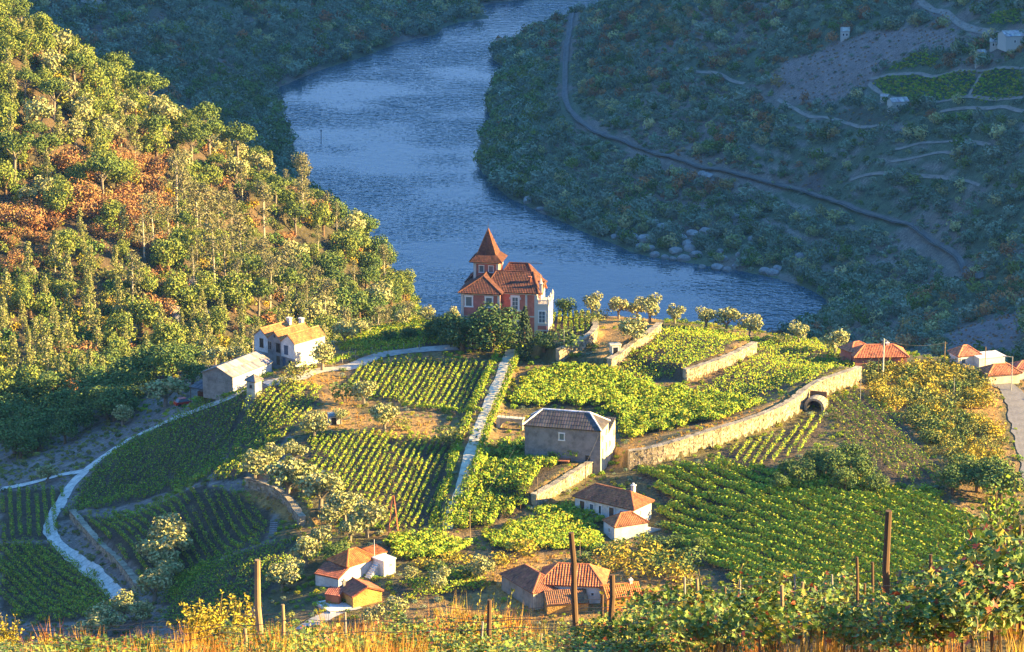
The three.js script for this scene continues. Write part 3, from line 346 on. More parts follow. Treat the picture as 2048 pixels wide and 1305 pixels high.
// --- the pink villa
{
  const p = hit(994, 690), th = -10 * Math.PI / 180, g = thing('villa', 'pink villa with red tiled roofs and a tall pointed tower', 'house', p, th); const q = 0.0905;
  const R = [0.17, 0.06, 0.035];
  // left wing, projecting
  body(g, { L: 7.2, W: 9, h: 9.8, rh: 2.4, roof: 'hip', r: 1.6, rz: true, oh: 0.55, x: -3.1, z: -4.5, wm: M.rose, col: R, op: [['front', -2.2, 8.1, 1.1, 1.7, { t: 0.26 }], ['front', 1.6, 8.1, 1.1, 1.7, { t: 0.26 }], ['front', -2.2, 3.6, 1.1, 1.9, { t: 0.24 }], ['front', 1.6, 3.6, 1.1, 1.9, { t: 0.24 }], ['left', 1.5, 8.1, 1.1, 1.7, { t: 0.24 }], ['left', -2, 8.1, 1.1, 1.7, { t: 0.24 }]] });
  // middle and right range
  body(g, { L: 9.6, W: 8.4, h: 9.8, rh: 2.8, roof: 'hip', r: 3.5, oh: 0.5, x: 2.3, z: -6.0, wm: M.pink, col: R });
  const ow = opening(g, 0, 0, 'front', 3.1, 7.6, 1.0, 2.3, { t: 0.34, bars: 3 }); ow.position.set(3.1, 7.6, -1.8); const og = opening(g, 0, 0, 'front', 3.1, 2.4, 1.0, 2.2, { t: 0.3, bars: 3 }); og.position.set(3.1, 3.0, -1.8);
  for (const q of [[2.0, 2.24, 6.1, 6.4, -1.8, -1.62], [3.96, 4.2, 6.1, 6.4, -1.8, -1.62], [2.0, 2.24, 8.4, 8.8, -1.8, -1.66], [3.96, 4.2, 8.4, 8.8, -1.8, -1.66]]) new Buf().box(...q).add('window_ornament', M.lime, g);
  // white bands and corner stones
  { const b = new Buf(); for (const q of [[0.6, 7.2, 5.1, 5.32, -1.8, -1.66], [0.6, 7.2, 9.4, 9.7, -1.8, -1.62], [-6.78, 0.58, 9.4, 9.72, 0, 0.12], [-6.78, 0.58, 5.1, 5.32, 0, 0.1]]) new Buf().box(...q).add('string_course', M.lime, g); for (const q of [[-6.78, -6.28, 0, 9.39, 0.002, 0.11], [0.1, 0.6, 0, 9.39, 0.002, 0.11], [5.0, 5.4, 0, 9.39, -1.8, -1.65], [6.75, 7.09, 0, 9.39, -1.8, -1.65], [7.1, 7.24, 0, 9.39, -2.5, -1.66], [7.1, 7.24, 0, 9.39, -10.2, -9.4]]) new Buf().box(...q).add('corner_stones', M.lime, g); }
  // side gable to the right with pinnacle
  body(g, { L: 2.6, W: 4.2, h: 9.6, rh: 1.5, roof: 'gx', oh: 0.4, x: 6.5, z: -5.2, wm: M.lime, col: TILE });
  { const b = new Buf(); b.box(7.5, 8.0, 9.6, 11.2, -3.2, -2.7).box(7.38, 8.12, 11.203, 11.4, -3.32, -2.58); b.tube([7.75, 11.4, -2.95], [7.75, 12.4, -2.95], 0.32, 0.06, 6); b.tube([7.75, 12.4, -2.95], [7.75, 13.2, -2.95], 0.04, 0.02, 5); b.add('pinnacle', M.lime, g); }
  new Buf().box(5.3, 5.75, 10, 12.2, -4.0, -3.55).box(5.2, 5.85, 12.203, 12.4, -4.1, -3.45).add('chimney', M.brick, g);
  // rear roofs showing above the ridge
  body(g, { L: 7, W: 5, h: 9.9, rh: 3.1, roof: 'hip', r: 1.8, oh: 0.4, x: 2.2, z: -11, wm: M.pink, col: R }); body(g, { L: 5, W: 5, h: 9.8, rh: 2.2, roof: 'hip', r: 0.6, oh: 0.6, x: -4.4, z: -10.5, wm: M.rose, col: R });
  { const b = new Buf(); for (let i = 0; i < 14; i++) { const x = 2.4 + i * 0.32; b.tube([x, 12.95, -11], [x, 12.95 + (i % 2 ? 0.45 : 0.7), -11], 0.03, 0.015, 4); } b.box(2.2, 6.8, 13.12, 13.18, -11.03, -10.97); b.add('iron_cresting', M.iron, g); }
  // tower
  const tx = -3.2, tz = -8.6, T = 2.15; { const b = new Buf(); b.box(tx - T, tx + T, 0, 14.3, tz - T, tz + T); b.add('tower', M.rose, g); const k = new Buf(); for (const [a, c] of [[-1, -1], [1, -1], [-1, 1], [1, 1]]) k.box(tx + a * T - 0.25, tx + a * T + 0.25, 8.5, 13.85, tz + c * T - 0.25, tz + c * T + 0.25); k.box(tx - T - 0.32, tx + T + 0.32, 13.86, 14.3, tz - T - 0.32, tz + T + 0.32); k.add('tower_trim', M.lime, g); }
  { const Y = 14.3, e = T + 0.95, m = T - 0.35, ym = Y + 1.05, tip = [tx, Y + 5.7, tz]; const E = [[tx - e, Y - 0.1, tz + e], [tx + e, Y - 0.1, tz + e], [tx + e, Y - 0.1, tz - e], [tx - e, Y - 0.1, tz - e]], K = [[tx - m, ym, tz + m], [tx + m, ym, tz + m], [tx + m, ym, tz - m], [tx - m, ym, tz - m]]; for (let i = 0; i < 4; i++) { const j = (i + 1) % 4; slope(g, E[i], E[j], K[j], K[i], R, { name: 'spire_skirt', step: 0.24, course: 0.3 }); slope(g, K[i], K[j], tip, tip, R, { name: 'spire_slope', step: 0.24, course: 0.3 }); ridge(g, K[i], tip, TILE, 0.1); } const f = new Buf(); f.tube(tip, [tip[0], tip[1] + 1.5, tip[2]], 0.06, 0.015, 5); f.add('finial', M.iron, g); }
  for (const u of [-0.9, 0.9]) { const o = opening(g, 0, 0, 'front', 0, 0, 0.8, 1.2, { t: 0.12 }); o.position.set(tx + u, 12.8, tz + T); const l = opening(g, 0, 0, 'left', 0, 0, 0.8, 1.2, { t: 0.12 }); l.position.set(tx - T, 12.8, tz + u); }
  // porch bay on the right with terrace, balustrade and columns
  { const b = new Buf(); b.box(7.12, 9.4, 2.6, 7.5, -6.8, -1.6); b.box(7.06, 9.5, 7.5, 7.75, -6.9, -1.5); b.add('porch_bay', M.lime, g); for (const [x, z] of [[9.15, -1.85], [9.15, -3.5], [9.15, -5.1], [9.15, -6.5], [7.5, -1.85], [8.3, -1.85]]) new Buf().tube([x, -1.5, z], [x, 2.6, z], 0.16, 0.14, 8).add('porch_column', M.lime, g); new Buf().box(7.12, 8.9, -1.5, 2.59, -6.6, -3.2).add('porch_wall', M.rose, g); const r = new Buf(); r.box(7.1, 9.46, 8.4, 8.55, -1.66, -1.5).box(9.3, 9.46, 8.4, 8.55, -6.85, -1.67); for (let i = 0; i < 9; i++) { r.box(7.2 + i * 0.25, 7.3 + i * 0.25, 7.75, 8.4, -1.63, -1.53); } for (let i = 0; i < 18; i++) r.box(9.33, 9.43, 7.75, 8.4, -6.7 + i * 0.28, -6.6 + i * 0.28); r.add('balustrade', M.lime, g); for (const [x, z] of [[9.36, -1.6], [7.3, -1.6], [9.36, -4.2], [9.36, -6.8]]) { const f = new Buf(); f.box(x - 0.17, x + 0.17, 7.76, 8.75, z - 0.17, z + 0.17); f.tube([x, 8.75, z], [x, 9.4, z], 0.2, 0.03, 6); f.add('terrace_post', M.lime, g); } const o = opening(g, 0, 0, 'front', 0, 0, 1.1, 2.1, { t: 0.16, bars: 3, fm: M.frame }); o.position.set(8.2, 5.3, -1.6); for (const z of [-2.9, -5.3]) { const w = opening(g, 0, 0, 'right', 0, 0, 1.0, 2.1, { t: 0.16, bars: 3 }); w.position.set(9.4, 5.3, z); } new Buf().box(7.4, 9.1, 2.9, 3.6, -1.6, -1.53).add('bay_panel', M.rose, g); }
}
// --- three gabled barn
{
  const p = hit(590, 738), th = -40 * Math.PI / 180, g = thing('gabled_barn', 'white barn with three parallel orange tiled gable roofs', 'barn', p.clone().sub(V(5.2, 0, 4).applyAxisAngle(V(0, 1, 0), th)), th); const gw = 3.466;
  const wm = [M.white, M.grey, M.white]; for (let i = 0; i < 3; i++) body(g, { L: gw - 0.01, W: 8, h: 4.7, rh: 1.35, roof: 'gz', oh: 0.12, x: -5.2 + gw * (i + 0.5), z: 0, wm: wm[i], col: [0.66, 0.3, 0.1], step: 0.26 });
  new Buf().box(-5.22, 5.22, -1.5, 1.75, 3.9, 4.04).add('stone_base', M.grey, g);
  for (const [x, y, m, bars] of [[-3.3, 3.4, M.wood, 2], [-1.2, 3.3, M.plank, 2], [0.95, 3.2, M.dark, 0], [3.0, 3.15, M.bluewood, 0]]) opening(g, 0, 8, 'front', x, y, 0.75, 1.5, { pm: m === M.bluewood ? M.bluewood : M.dark, fm: m, t: 0.09, bars });
  opening(g, 0, 8, 'front', 0.1, 5.3, 0.35, 0.5, { t: 0.05, pm: M.dark, fm: M.grey }); opening(g, 0, 8, 'front', 1.0, 0.85, 0.9, 1.7, { door: true, t: 0.1, pm: M.wood, fm: M.grey, off: 0.06 }); opening(g, 0, 8, 'front', 2.5, 0.85, 0.8, 1.7, { door: true, t: 0.1, pm: M.bluewood, fm: M.grey, off: 0.06 }); opening(g, 0, 8, 'front', 4.0, 1.05, 0.6, 0.6, { t: 0.1, pm: M.dark, fm: M.grey, off: 0.06 });
  for (const [x, z, y] of [[-3.0, -3.0, 5.4], [-0.5, -3.7, 5.6]]) { const b = new Buf(); b.box(x - 0.4, x + 0.4, y, y + 1.3, z - 0.3, z + 0.3).box(x - 0.5, x + 0.5, y + 1.303, y + 1.5, z - 0.4, z + 0.4); b.add('chimney', M.white, g); }
}
// --- long shed in front of the barn
{
  const g = house('shed', 'grey plank gabled shed with pale sheet roof beside the barn', [465, 790], -31, [3.3, 0, 6], { cat: 'shed', L: 6.6, W: 12, h: 3.3, rh: 1.45, roof: 'gz', oh: 0.25, wm: M.plank, rm: M.sheet, col: [1, 0.93, 0.86], roll: 0.03, step: 0.6, course: 2.0, noridge: true, op: [['front', -1.6, 2.3, 0.95, 0.4, { t: 0.05, pm: M.dark, fm: M.plank }], ['front', 0.9, 2.2, 0.95, 0.4, { t: 0.05, pm: M.dark, fm: M.plank }], ['front', 2.5, 1.1, 0.9, 2.0, { door: true, t: 0.06, pm: M.bluewood, fm: M.plank }], ['right', 2, 2.2, 0.9, 0.5, { t: 0.08, pm: M.dark, fm: M.cream }], ['right', -2, 2.2, 0.9, 0.5, { t: 0.08, pm: M.dark, fm: M.cream }]] });
  const b = new Buf(); b.box(3.302, 3.4, -1.5, 3.1, -5.98, 5.98); b.add('whitewashed_side', M.white, g); for (let i = 0; i < 11; i++) new Buf().box(-3.3, 3.3, 0.1 + i * 0.29, 0.36 + i * 0.29, 6, 6.035 + (i % 2) * 0.012).add('plank', M.plank, g);
}
{ const g = house('dovecote', 'white square stone dovecote with pointed cap beside the shed', [503, 797], -33, [0, 0, 0.8], { cat: 'tower', L: 1.9, W: 1.9, h: 3.2, rh: 0.9, roof: 'hip', r: 0.02, oh: 0.22, wm: M.cream, col: [0.34, 0.28, 0.24], rm: M.tile }); opening(g, 1.9, 1.9, 'front', 0, 2.2, 0.5, 0.5, { t: 0.06, pm: M.dark, fm: M.grey }); }
{ // lean-to carport
  const p = hit(425, 798), g = thing('carport', 'dark lean-to carport on posts beside the grey plank shed', 'carport', p, -31 * Math.PI / 180); slope(g, [-4.2, 1.9, 1.5], [2.6, 1.9, 1.5], [2.6, 2.4, -1.8], [-4.2, 2.4, -1.8], [0.14, 0.12, 0.13], { name: 'sheet_roof', roll: 0.03, mat: M.tile, course: 2 }); for (const [x, z] of [[-4, 1.3], [-0.8, 1.3], [2.4, 1.3], [-4, -1.6], [2.4, -1.6]]) new Buf().tube([x, -1, z], [x, 2.1, z], 0.07, 0.06, 6).add('post', M.wood, g); new Buf().box(-3.9, 2.3, -0.2, 0.7, -1.5, -0.6, [1, 0.6, 0.5]).add('stacked_boards', M.wood, g);
}
// --- slate roofed house
{
  const g = house('slate_house', 'grey rendered house with dark slate hip roof beside the stone wall', [1200, 950], -15, [6.4, 0, 2.7], { L: 12.8, W: 5.4, h: 7.6, rh: 2.0, roof: 'hip', r: 4.0, oh: 0.3, wm: M.grey, rm: M.slate, col: [1, 0.97, 1], roll: 0.02, step: 0.45, course: 0.8, sink: -3, op: [['front', -0.1, 6.0, 0.75, 1.05, { t: 0.16 }], ['front', 4.3, 2.6, 0.8, 1.1, { t: 0.08, fm: M.grey, pm: M.dark }]] });
  const b = new Buf(); b.box(6.402, 6.5, -3, 7.5, -2.72, 2.72).add('rendered_gable', M.cream, g);
  for (const [z, y, w, h] of [[1.4, 5.9, 0.5, 0.8], [-1.3, 6.3, 0.5, 0.8], [1.4, 3.4, 0.6, 1.4], [-1.3, 3.7, 0.6, 1.4]]) opening(g, 13, 5.4, 'right', z, y, w, h, { t: 0.12, pm: M.oldwood, fm: M.cream });
  body(g, { L: 3.4, W: 5.2, h: 5.6, rh: 1.0, roof: 'mono', oh: 0.1, x: 4.75, z: -5.35, wm: M.cream, rm: M.slate, col: [0.9, 0.9, 0.9], sink: -3, op: [['right', 1.3, 3.4, 0.5, 0.8, { t: 0.1, pm: M.dark, fm: M.cream }], ['right', -1.6, 4.4, 0.5, 1.0, { t: 0.1, pm: M.dark, fm: M.cream }], ['right', 0.2, 0.3, 0.9, 2.2, { door: true, t: 0.1, pm: M.oldwood, fm: M.cream }]] });
  new Buf().box(-5, 1.5, 2.2, 2.4, 2.72, 4.4).add('terrace_slab', M.brick, g);
}
{ // footbridge with arch
  const p = hit(1045, 862), th = -15 * Math.PI / 180, g = thing('footbridge', 'small arched footbridge from the stone path to the slate roofed house', 'bridge', p, th), b = new Buf(); b.box(-4.6, 0.2, 1.9, 2.12, -1, 0.2).box(-4.6, -4.0, -1.5, 1.9, -1, 0.2).add('deck', M.cream, g); const a = new Buf(), n = 10; for (let i = 0; i < n; i++) { const f = t => [-2.0 - 2 * Math.cos(t), -0.1 + 1.7 * Math.sin(t)], [x0, y0] = f(Math.PI * i / n), [x1, y1] = f(Math.PI * (i + 1) / n); a.hex([[x0, y0, 0.1], [x1, y1, 0.1], [x1, y1, -0.9], [x0, y0, -0.9], [x0, 1.898, 0.1], [x1, 1.898, 0.1], [x1, 1.898, -0.9], [x0, 1.898, -0.9]]); } a.add('arch', M.stone, g); const r = new Buf(); r.box(-4.6, 0.2, 2.85, 2.92, 0.1, 0.16); for (let i = 0; i < 7; i++) r.box(-4.5 + i * 0.75, -4.45 + i * 0.75, 2.12, 2.85, 0.1, 0.16); r.add('railing', M.iron, g);
}
{ // arched opening at the end of the long wall
  const p = hit(1624, 830).add(V(0.7, -0.3, -2.1)), g = thing('stone_arch', 'dark arched passage at the upper end of the long wall', 'arch', p, -0.35), W = 1.25, n = 9; for (const x of [-1, 1]) new Buf().box(x * 1.5 - 0.25, x * 1.5 + 0.25, -1, 1.3, -2.5, 0.3).add('jamb', M.stone, g); for (let i = 0; i < n; i++) { const f = (t, r) => [-r * Math.cos(t), 1.3 + r * 0.8 * Math.sin(t)], t0 = Math.PI * i / n + 0.02, t1 = Math.PI * (i + 1) / n - 0.02, a = f(t0, W), b = f(t1, W), c = f(t1, W + 0.5), d = f(t0, W + 0.5); new Buf().hex([[d[0], d[1], 0.5], [c[0], c[1], 0.5], [c[0], c[1], -2.5], [d[0], d[1], -2.5], [a[0], a[1], 0.5], [b[0], b[1], 0.5], [b[0], b[1], -2.5], [a[0], a[1], -2.5]]).add('arch_stone', M.stone, g).material.side = THREE.DoubleSide; } new Buf().box(-1.5, 1.5, -1, 3.2, -2.6, -2.3).add('passage_back', M.wood, g);
}
// --- long low house and the small white house in front
{
  house('low_house', 'long low house with shaded red roof behind the small white house', [1150, 1025], -36, [-5.6, 0, 2.5], { L: 11.2, W: 5, h: 2.7, rh: 1.7, roof: 'hip', r: 3.4, oh: 0.35, wm: M.white, col: TILE, chim: [[3.4, -0.6, 3.4, 0.55, 1.9]], op: [['front', -4.2, 1.1, 0.9, 2.1, { door: true, pm: M.wood, t: 0.1 }], ['front', -2.4, 1.5, 0.7, 0.9, {}], ['front', -0.8, 1.35, 0.4, 1.3, { pm: M.dark }], ['front', 1.4, 1.1, 0.9, 2.1, { door: true, pm: M.wood, t: 0.1 }], ['front', 3.6, 1.4, 1.2, 1.1, { pm: M.bluewood }], ['right', 0.6, 1.6, 0.35, 0.9, { pm: M.oldwood }]] });
  const g = house('small_white_house', 'small whitewashed house with brown red hip roof in front of the long house', [1229, 1084], 25, [-2.9, 0, 1.85], { L: 5.8, W: 3.8, h: 2.35, rh: 1.35, roof: 'hip', r: 0.9, oh: 0.12, col: [0.46, 0.17, 0.07], op: [['left', 0.1, 1.35, 0.35, 0.65, { t: 0.07, pm: M.dark }]] });
  const b = new Buf(); b.hex([[2.9, -1, 1.6], [6.6, -1.6, 1.4], [6.6, -1.6, 1.2], [2.9, -1, 1.4], [2.9, 1.5, 1.6], [6.6, 0.3, 1.4], [6.6, 0.3, 1.2], [2.9, 1.5, 1.4]]).add('yard_wall', M.white, g);
}
// --- small farmhouse cluster
{
  const g = house('farmhouse', 'white farmhouse with bright orange hip roof and flat roofed annex', [695, 1166], 44, [-2.8, 0, 2.1], { L: 5.7, W: 4.3, h: 2.5, rh: 1.5, roof: 'hip', r: 0.7, oh: 0.2, col: [0.72, 0.2, 0.05], op: [['left', 0.4, 1.3, 0.8, 1.0, {}], ['left', -1.2, 1.3, 0.5, 0.9, { pm: M.bluewood }]] });
  body(g, { L: 2.6, W: 2.4, h: 2.3, rh: 0.5, roof: 'mono', oh: 0.12, x: 4.9, z: -0.5, wm: M.white, col: [0.72, 0.24, 0.06] }); body(g, { L: 2.3, W: 2.6, h: 2.6, rh: 0, roof: 'flat', x: 3.3, z: 3.4, wm: M.white, op: [['front', 0.2, 1.9, 0.3, 0.3, { pm: M.dark, t: 0.05 }]] });
  const st = new Buf(); for (let i = 0; i < 7; i++) st.box(0.2 + i * 0.3, 0.5 + i * 0.3, -0.5, 0.3 + i * 0.3, 2.4, 3.6); st.add('outdoor_stair', M.white, g); const an = new Buf(); an.tube([2.4, 2.8, 2.3], [2.4, 5.6, 2.3], 0.05, 0.04, 5); an.add('aerial_mast', M.frame, g);
  house('stone_cottage', 'small ochre stone cottage with dark red gable roof', [706, 1218], 33, [-2.45, 0, 2.1], { L: 4.9, W: 4.2, h: 1.85, rh: 1.0, roof: 'gz', oh: 0.22, wm: M.ochre, col: [0.46, 0.14, 0.07], chim: [[-1.9, -1.5, 1.6, 0.4, 1.3, M.grey]] });
  house('red_shed', 'low white shed with dark red lean-to roof beside the cottage', [632, 1172], -32, [-2, 0, 1.3], { cat: 'shed', L: 4.2, W: 2.6, h: 1.9, rh: 0.9, roof: 'mono', oh: 0.15, wm: M.white, col: [0.46, 0.14, 0.07] });
  const bp = hit(669, 1206), bg = thing('brick_oven', 'squat red brick oven between the shed and the cottage', 'oven', bp, -20 * Math.PI / 180); new Buf().box(-1.05, 1.05, -0.6, 1.5, -0.9, 0.9).add('brick_body', M.brick, bg); slope(bg, [-1.2, 1.45, 1.05], [1.2, 1.45, 1.05], [1.2, 2.0, -1.05], [-1.2, 2.0, -1.05], [0.5, 0.16, 0.1], {});
  const yp = hit(690, 1210), y = new Buf(); const yg = thing('paved_yard', 'bluish white paved yard of the farmhouse', 'paving', V(yp.x - 1, yp.y - 0.1, yp.z), 33 * Math.PI / 180); for (let i = 0; i < 6; i++) new Buf().box(-2.6, 1.8, -1, 0.22 + (i % 2) * 0.004, -2.4 + i * 0.8, -1.66 + i * 0.8).add('paving_strip', M.white, yg);
}
// --- barn with big tiled roof and the white house behind it
{
  const g = house('tiled_barn', 'weathered plank barn with sagging brown red tiled roof', [1066, 1222], 30, [-2.6, 0, 4.6], { cat: 'barn', L: 5.2, W: 9.2, h: 2.7, rh: 1.7, roof: 'hip', rz: true, r: 2.2, oh: 0.2, wm: M.plank, col: [0.42, 0.15, 0.075] });
  for (let i = 0; i < 18; i++) new Buf().box(-2.55 + i * 0.288, -2.35 + i * 0.288, 0, 2.55, 4.6, 4.64 + (i % 3) * 0.01).add('slat', M.cream, g); for (let i = 0; i < 30; i++) new Buf().box(-2.65 - (i % 3) * 0.01, -2.6, 0, 2.55, -4.5 + i * 0.3, -4.26 + i * 0.3).add('board', M.plank, g);
  house('ribbed_roof_house', 'white house with ribbed orange tiled hip roof behind the plank barn', [1203, 1206], -7, [4.4, 0, 3], { L: 9.2, W: 6.4, h: 2.6, rh: 2.0, roof: 'hip', r: 2.3, oh: 0.35, col: [0.62, 0.2, 0.08], step: 0.42, roll: 0.12, op: [['front', 3.1, 1.3, 0.35, 0.4, { pm: M.dark, t: 0.06 }], ['front', 0.6, 1.7, 0.8, 0.8, { pm: M.dark }]] });
  house('lean_to', 'low lean-to with dark brown roof in front of the white house', [1135, 1228], 8, [0, 0, 1.2], { cat: 'shed', L: 6, W: 2.8, h: 1.6, rh: 1.0, roof: 'mono', oh: 0.15, wm: M.ochre, col: [0.36, 0.16, 0.07] });
  house('orange_house', 'low orange house with terracotta roof beside the dry grass', [1248, 1222], 14, [0, 0, 2], { L: 5, W: 4, h: 2.2, rh: 1.1, roof: 'gx', oh: 0.25, wm: M.orangewall, col: [0.7, 0.24, 0.06], chim: [[1.6, 0, 2.6, 0.4, 1.2]] });
}
// --- houses along the road
house('road_house', 'long red house with orange hip roof beside the tall white pole', [1762, 740], 4, [0, 0, 2.6], { L: 9.4, W: 5.2, h: 2.4, rh: 1.5, roof: 'hip', r: 2.6, oh: 0.35, wm: M.rose, col: [0.66, 0.2, 0.09], chim: [[1.6, 0, 3.5, 0.5, 0.7]] });
house('annex_house', 'small orange roofed annex behind the long red house', [1722, 728], 30, [0, 0, 1.5], { L: 4.6, W: 3.4, h: 2.6, rh: 1.1, roof: 'hip', r: 0.6, wm: M.rose, col: [0.62, 0.22, 0.11] });
house('corner_house', 'bluish grey walled house with steep orange roof', [1938, 742], 18, [0, 0, 1.8], { L: 4.4, W: 3.8, h: 2.9, rh: 1.3, roof: 'hip', r: 0.4, oh: 0.2, wm: M.white, col: [0.66, 0.26, 0.13], op: [['front', -1.2, 1.9, 0.8, 0.9, {}]] });
house('flat_white_house', 'flat roofed white house beside the steep orange roof', [1984, 745], 20, [0, 0, 1.8], { L: 5.2, W: 3.6, h: 2.7, rh: 0, roof: 'flat', wm: M.white });
house('roadside_house', 'low house with broad orange roof at the head of the road', [2008, 768], 15, [0, 0, 1.8], { L: 6, W: 4, h: 1.9, rh: 1.2, roof: 'hip', r: 1.2, wm: M.cream, col: [0.68, 0.24, 0.1] });
house('edge_house', 'white house with orange roof across the road', [2052, 760], 10, [0, 0, 1.5], { L: 3.6, W: 3.2, h: 2.1, rh: 0.9, roof: 'hip', r: 0.3, wm: M.white, col: [0.6, 0.22, 0.12] });
// --- sheds on the terraces
house('tool_shed', 'tiny white tool shed with blue roof beside an olive tree', [671, 850], 12, [0, 0, 0.8], { cat: 'shed', L: 2.2, W: 1.6, h: 1.5, rh: 0.25, roof: 'mono', oh: 0.1, wm: M.white, rm: M.sheet, col: [0.5, 0.75, 0.95], roll: 0.02, op: [['front', -0.3, 0.65, 0.9, 1.3, { door: true, pm: M.dark, t: 0.06 }]] });
house('gate_hut', 'little stone hut with dark doorway on the parched bank', [1232, 708], 10, [0, 0, 0.7], { cat: 'hut', L: 1.9, W: 1.5, h: 1.5, rh: 0, roof: 'flat', wm: M.cream, op: [['front', -0.1, 0.6, 0.9, 1.25, { door: true, pm: M.dark, t: 0.16 }]] });
// --- far white houses across the river
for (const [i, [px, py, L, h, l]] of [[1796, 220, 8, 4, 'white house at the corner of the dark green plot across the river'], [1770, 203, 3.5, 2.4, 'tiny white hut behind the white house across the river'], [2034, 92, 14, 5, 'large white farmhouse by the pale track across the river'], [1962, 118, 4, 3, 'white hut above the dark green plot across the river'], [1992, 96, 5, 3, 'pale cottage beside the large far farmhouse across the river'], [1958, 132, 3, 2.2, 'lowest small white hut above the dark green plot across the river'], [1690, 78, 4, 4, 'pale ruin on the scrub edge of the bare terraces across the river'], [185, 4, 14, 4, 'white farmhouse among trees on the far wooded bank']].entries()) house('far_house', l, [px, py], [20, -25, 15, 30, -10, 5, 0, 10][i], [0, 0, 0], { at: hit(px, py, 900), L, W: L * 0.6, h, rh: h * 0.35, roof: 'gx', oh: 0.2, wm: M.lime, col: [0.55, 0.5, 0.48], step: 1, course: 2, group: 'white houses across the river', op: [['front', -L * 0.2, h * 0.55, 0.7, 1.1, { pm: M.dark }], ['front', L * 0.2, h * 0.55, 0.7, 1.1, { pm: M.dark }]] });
// ---------------------------------------------------------------- foliage made of small leaf clumps
const leafMat = new THREE.MeshStandardMaterial({ vertexColors: true, roughness: 0.85, side: THREE.DoubleSide });
const barkMat = new THREE.MeshStandardMaterial({ vertexColors: true, roughness: 1, map: stain });
const toPx = (() => { const m = new THREE.Matrix4(), c = camera.clone(); c.updateMatrixWorld(); c.aspect = 2048 / 1305; c.updateProjectionMatrix(); m.multiplyMatrices(c.projectionMatrix, c.matrixWorld.clone().invert()); const v = V(0, 0, 0); return p => { v.copy(p).applyMatrix4(m); return [(v.x * 0.5 + 0.5) * 2048, (0.5 - v.y * 0.5) * 1305]; }; })();
class Leaves {
  constructor(seed) { this.r = RNG(seed); this.p = []; this.c = []; }
  // a pointed clump with its face turned along n
  leaf(x, y, z, nx, ny, nz, s, col, asp = 0.62) {
    const r = this.r; let l = Math.hypot(nx, ny, nz) || 1; nx /= l; ny /= l; nz /= l; let ux = r() - 0.5, uy = r() - 0.5, uz = r() - 0.5, d = ux * nx + uy * ny + uz * nz; ux -= d * nx; uy -= d * ny; uz -= d * nz; l = Math.hypot(ux, uy, uz) || 1; ux /= l; uy /= l; uz /= l; const wx = ny * uz - nz * uy, wy = nz * ux - nx * uz, wz = nx * uy - ny * ux, a = s * 0.5, b = a * asp, f = a * 0.3;
    const P = [[x + ux * a, y + uy * a, z + uz * a], [x + wx * b + nx * f, y + wy * b + ny * f, z + wz * b + nz * f], [x - ux * a, y - uy * a, z - uz * a], [x - wx * b + nx * f, y - wy * b + ny * f, z - wz * b + nz * f]];
    for (const i of [0, 1, 2, 0, 2, 3]) this.p.push(...P[i]); for (let i = 0; i < 6; i++) this.c.push(col[0], col[1], col[2]);
  }
  blob(cx, cy, cz, rx, ry, rz, n, s, pal, rough = 0.7) {
    const r = this.r; for (let i = 0; i < n; i++) { const t = r() * 6.2832, q = 2 * r() - 1, m = Math.sqrt(1 - q * q), dx = m * Math.cos(t), dy = q, dz = m * Math.sin(t), k = 0.55 + 0.5 * Math.sqrt(r()); const col = pick(pal, r); this.leaf(cx + dx * rx * k, cy + dy * ry * k, cz + dz * rz * k, dx + (r() - 0.5) * 2 * rough, dy + (r() - 0.5) * 2 * rough + 0.15, dz + (r() - 0.5) * 2 * rough, s * (0.7 + 0.6 * r()), col); }
  }
  geo() { const g = new THREE.BufferGeometry(); g.setAttribute('position', new THREE.Float32BufferAttribute(this.p, 3)); g.setAttribute('color', new THREE.Float32BufferAttribute(this.c, 3)); g.computeVertexNormals(); return g; }
}
function pick(pal, r) { const b = pal[Math.floor(r() * pal.length)], k = 0.7 + 0.6 * r(); return [b[0] * k * (0.92 + 0.16 * r()), b[1] * k, b[2] * k]; }
const PAL = {
  vine: [[0.2, 0.32, 0.014], [0.28, 0.37, 0.016], [0.12, 0.23, 0.012], [0.38, 0.36, 0.02]],
  hazySage: [[0.15, 0.21, 0.13], [0.19, 0.25, 0.16], [0.24, 0.29, 0.2]], olive: [[0.4, 0.38, 0.15], [0.32, 0.34, 0.13], [0.48, 0.43, 0.19], [0.22, 0.26, 0.09]], broad: [[0.08, 0.15, 0.03], [0.12, 0.19, 0.035], [0.16, 0.2, 0.04]], oak: [[0.2, 0.25, 0.04], [0.27, 0.29, 0.05], [0.14, 0.2, 0.03]], garden: [[0.045, 0.1, 0.03], [0.06, 0.13, 0.035], [0.09, 0.13, 0.03]],
  pine: [[0.12, 0.17, 0.03], [0.17, 0.22, 0.035], [0.08, 0.13, 0.025]], euca: [[0.2, 0.19, 0.08], [0.26, 0.23, 0.1], [0.14, 0.15, 0.06]], young: [[0.22, 0.25, 0.06], [0.3, 0.3, 0.08], [0.16, 0.2, 0.04], [0.38, 0.34, 0.16]],
  rust: [[0.36, 0.16, 0.06], [0.42, 0.21, 0.08], [0.26, 0.13, 0.055], [0.34, 0.24, 0.08]], yellow: [[0.42, 0.34, 0.03], [0.34, 0.3, 0.035], [0.5, 0.36, 0.03]], shrub: [[0.24, 0.25, 0.05], [0.3, 0.28, 0.05], [0.15, 0.18, 0.04]], cypress: [[0.03, 0.06, 0.02], [0.045, 0.08, 0.025]], lightcone: [[0.26, 0.32, 0.04], [0.2, 0.27, 0.035]],
};
const BARK = { grey: [0.3, 0.25, 0.19], pale: [0.62, 0.54, 0.42], brown: [0.2, 0.12, 0.07] };
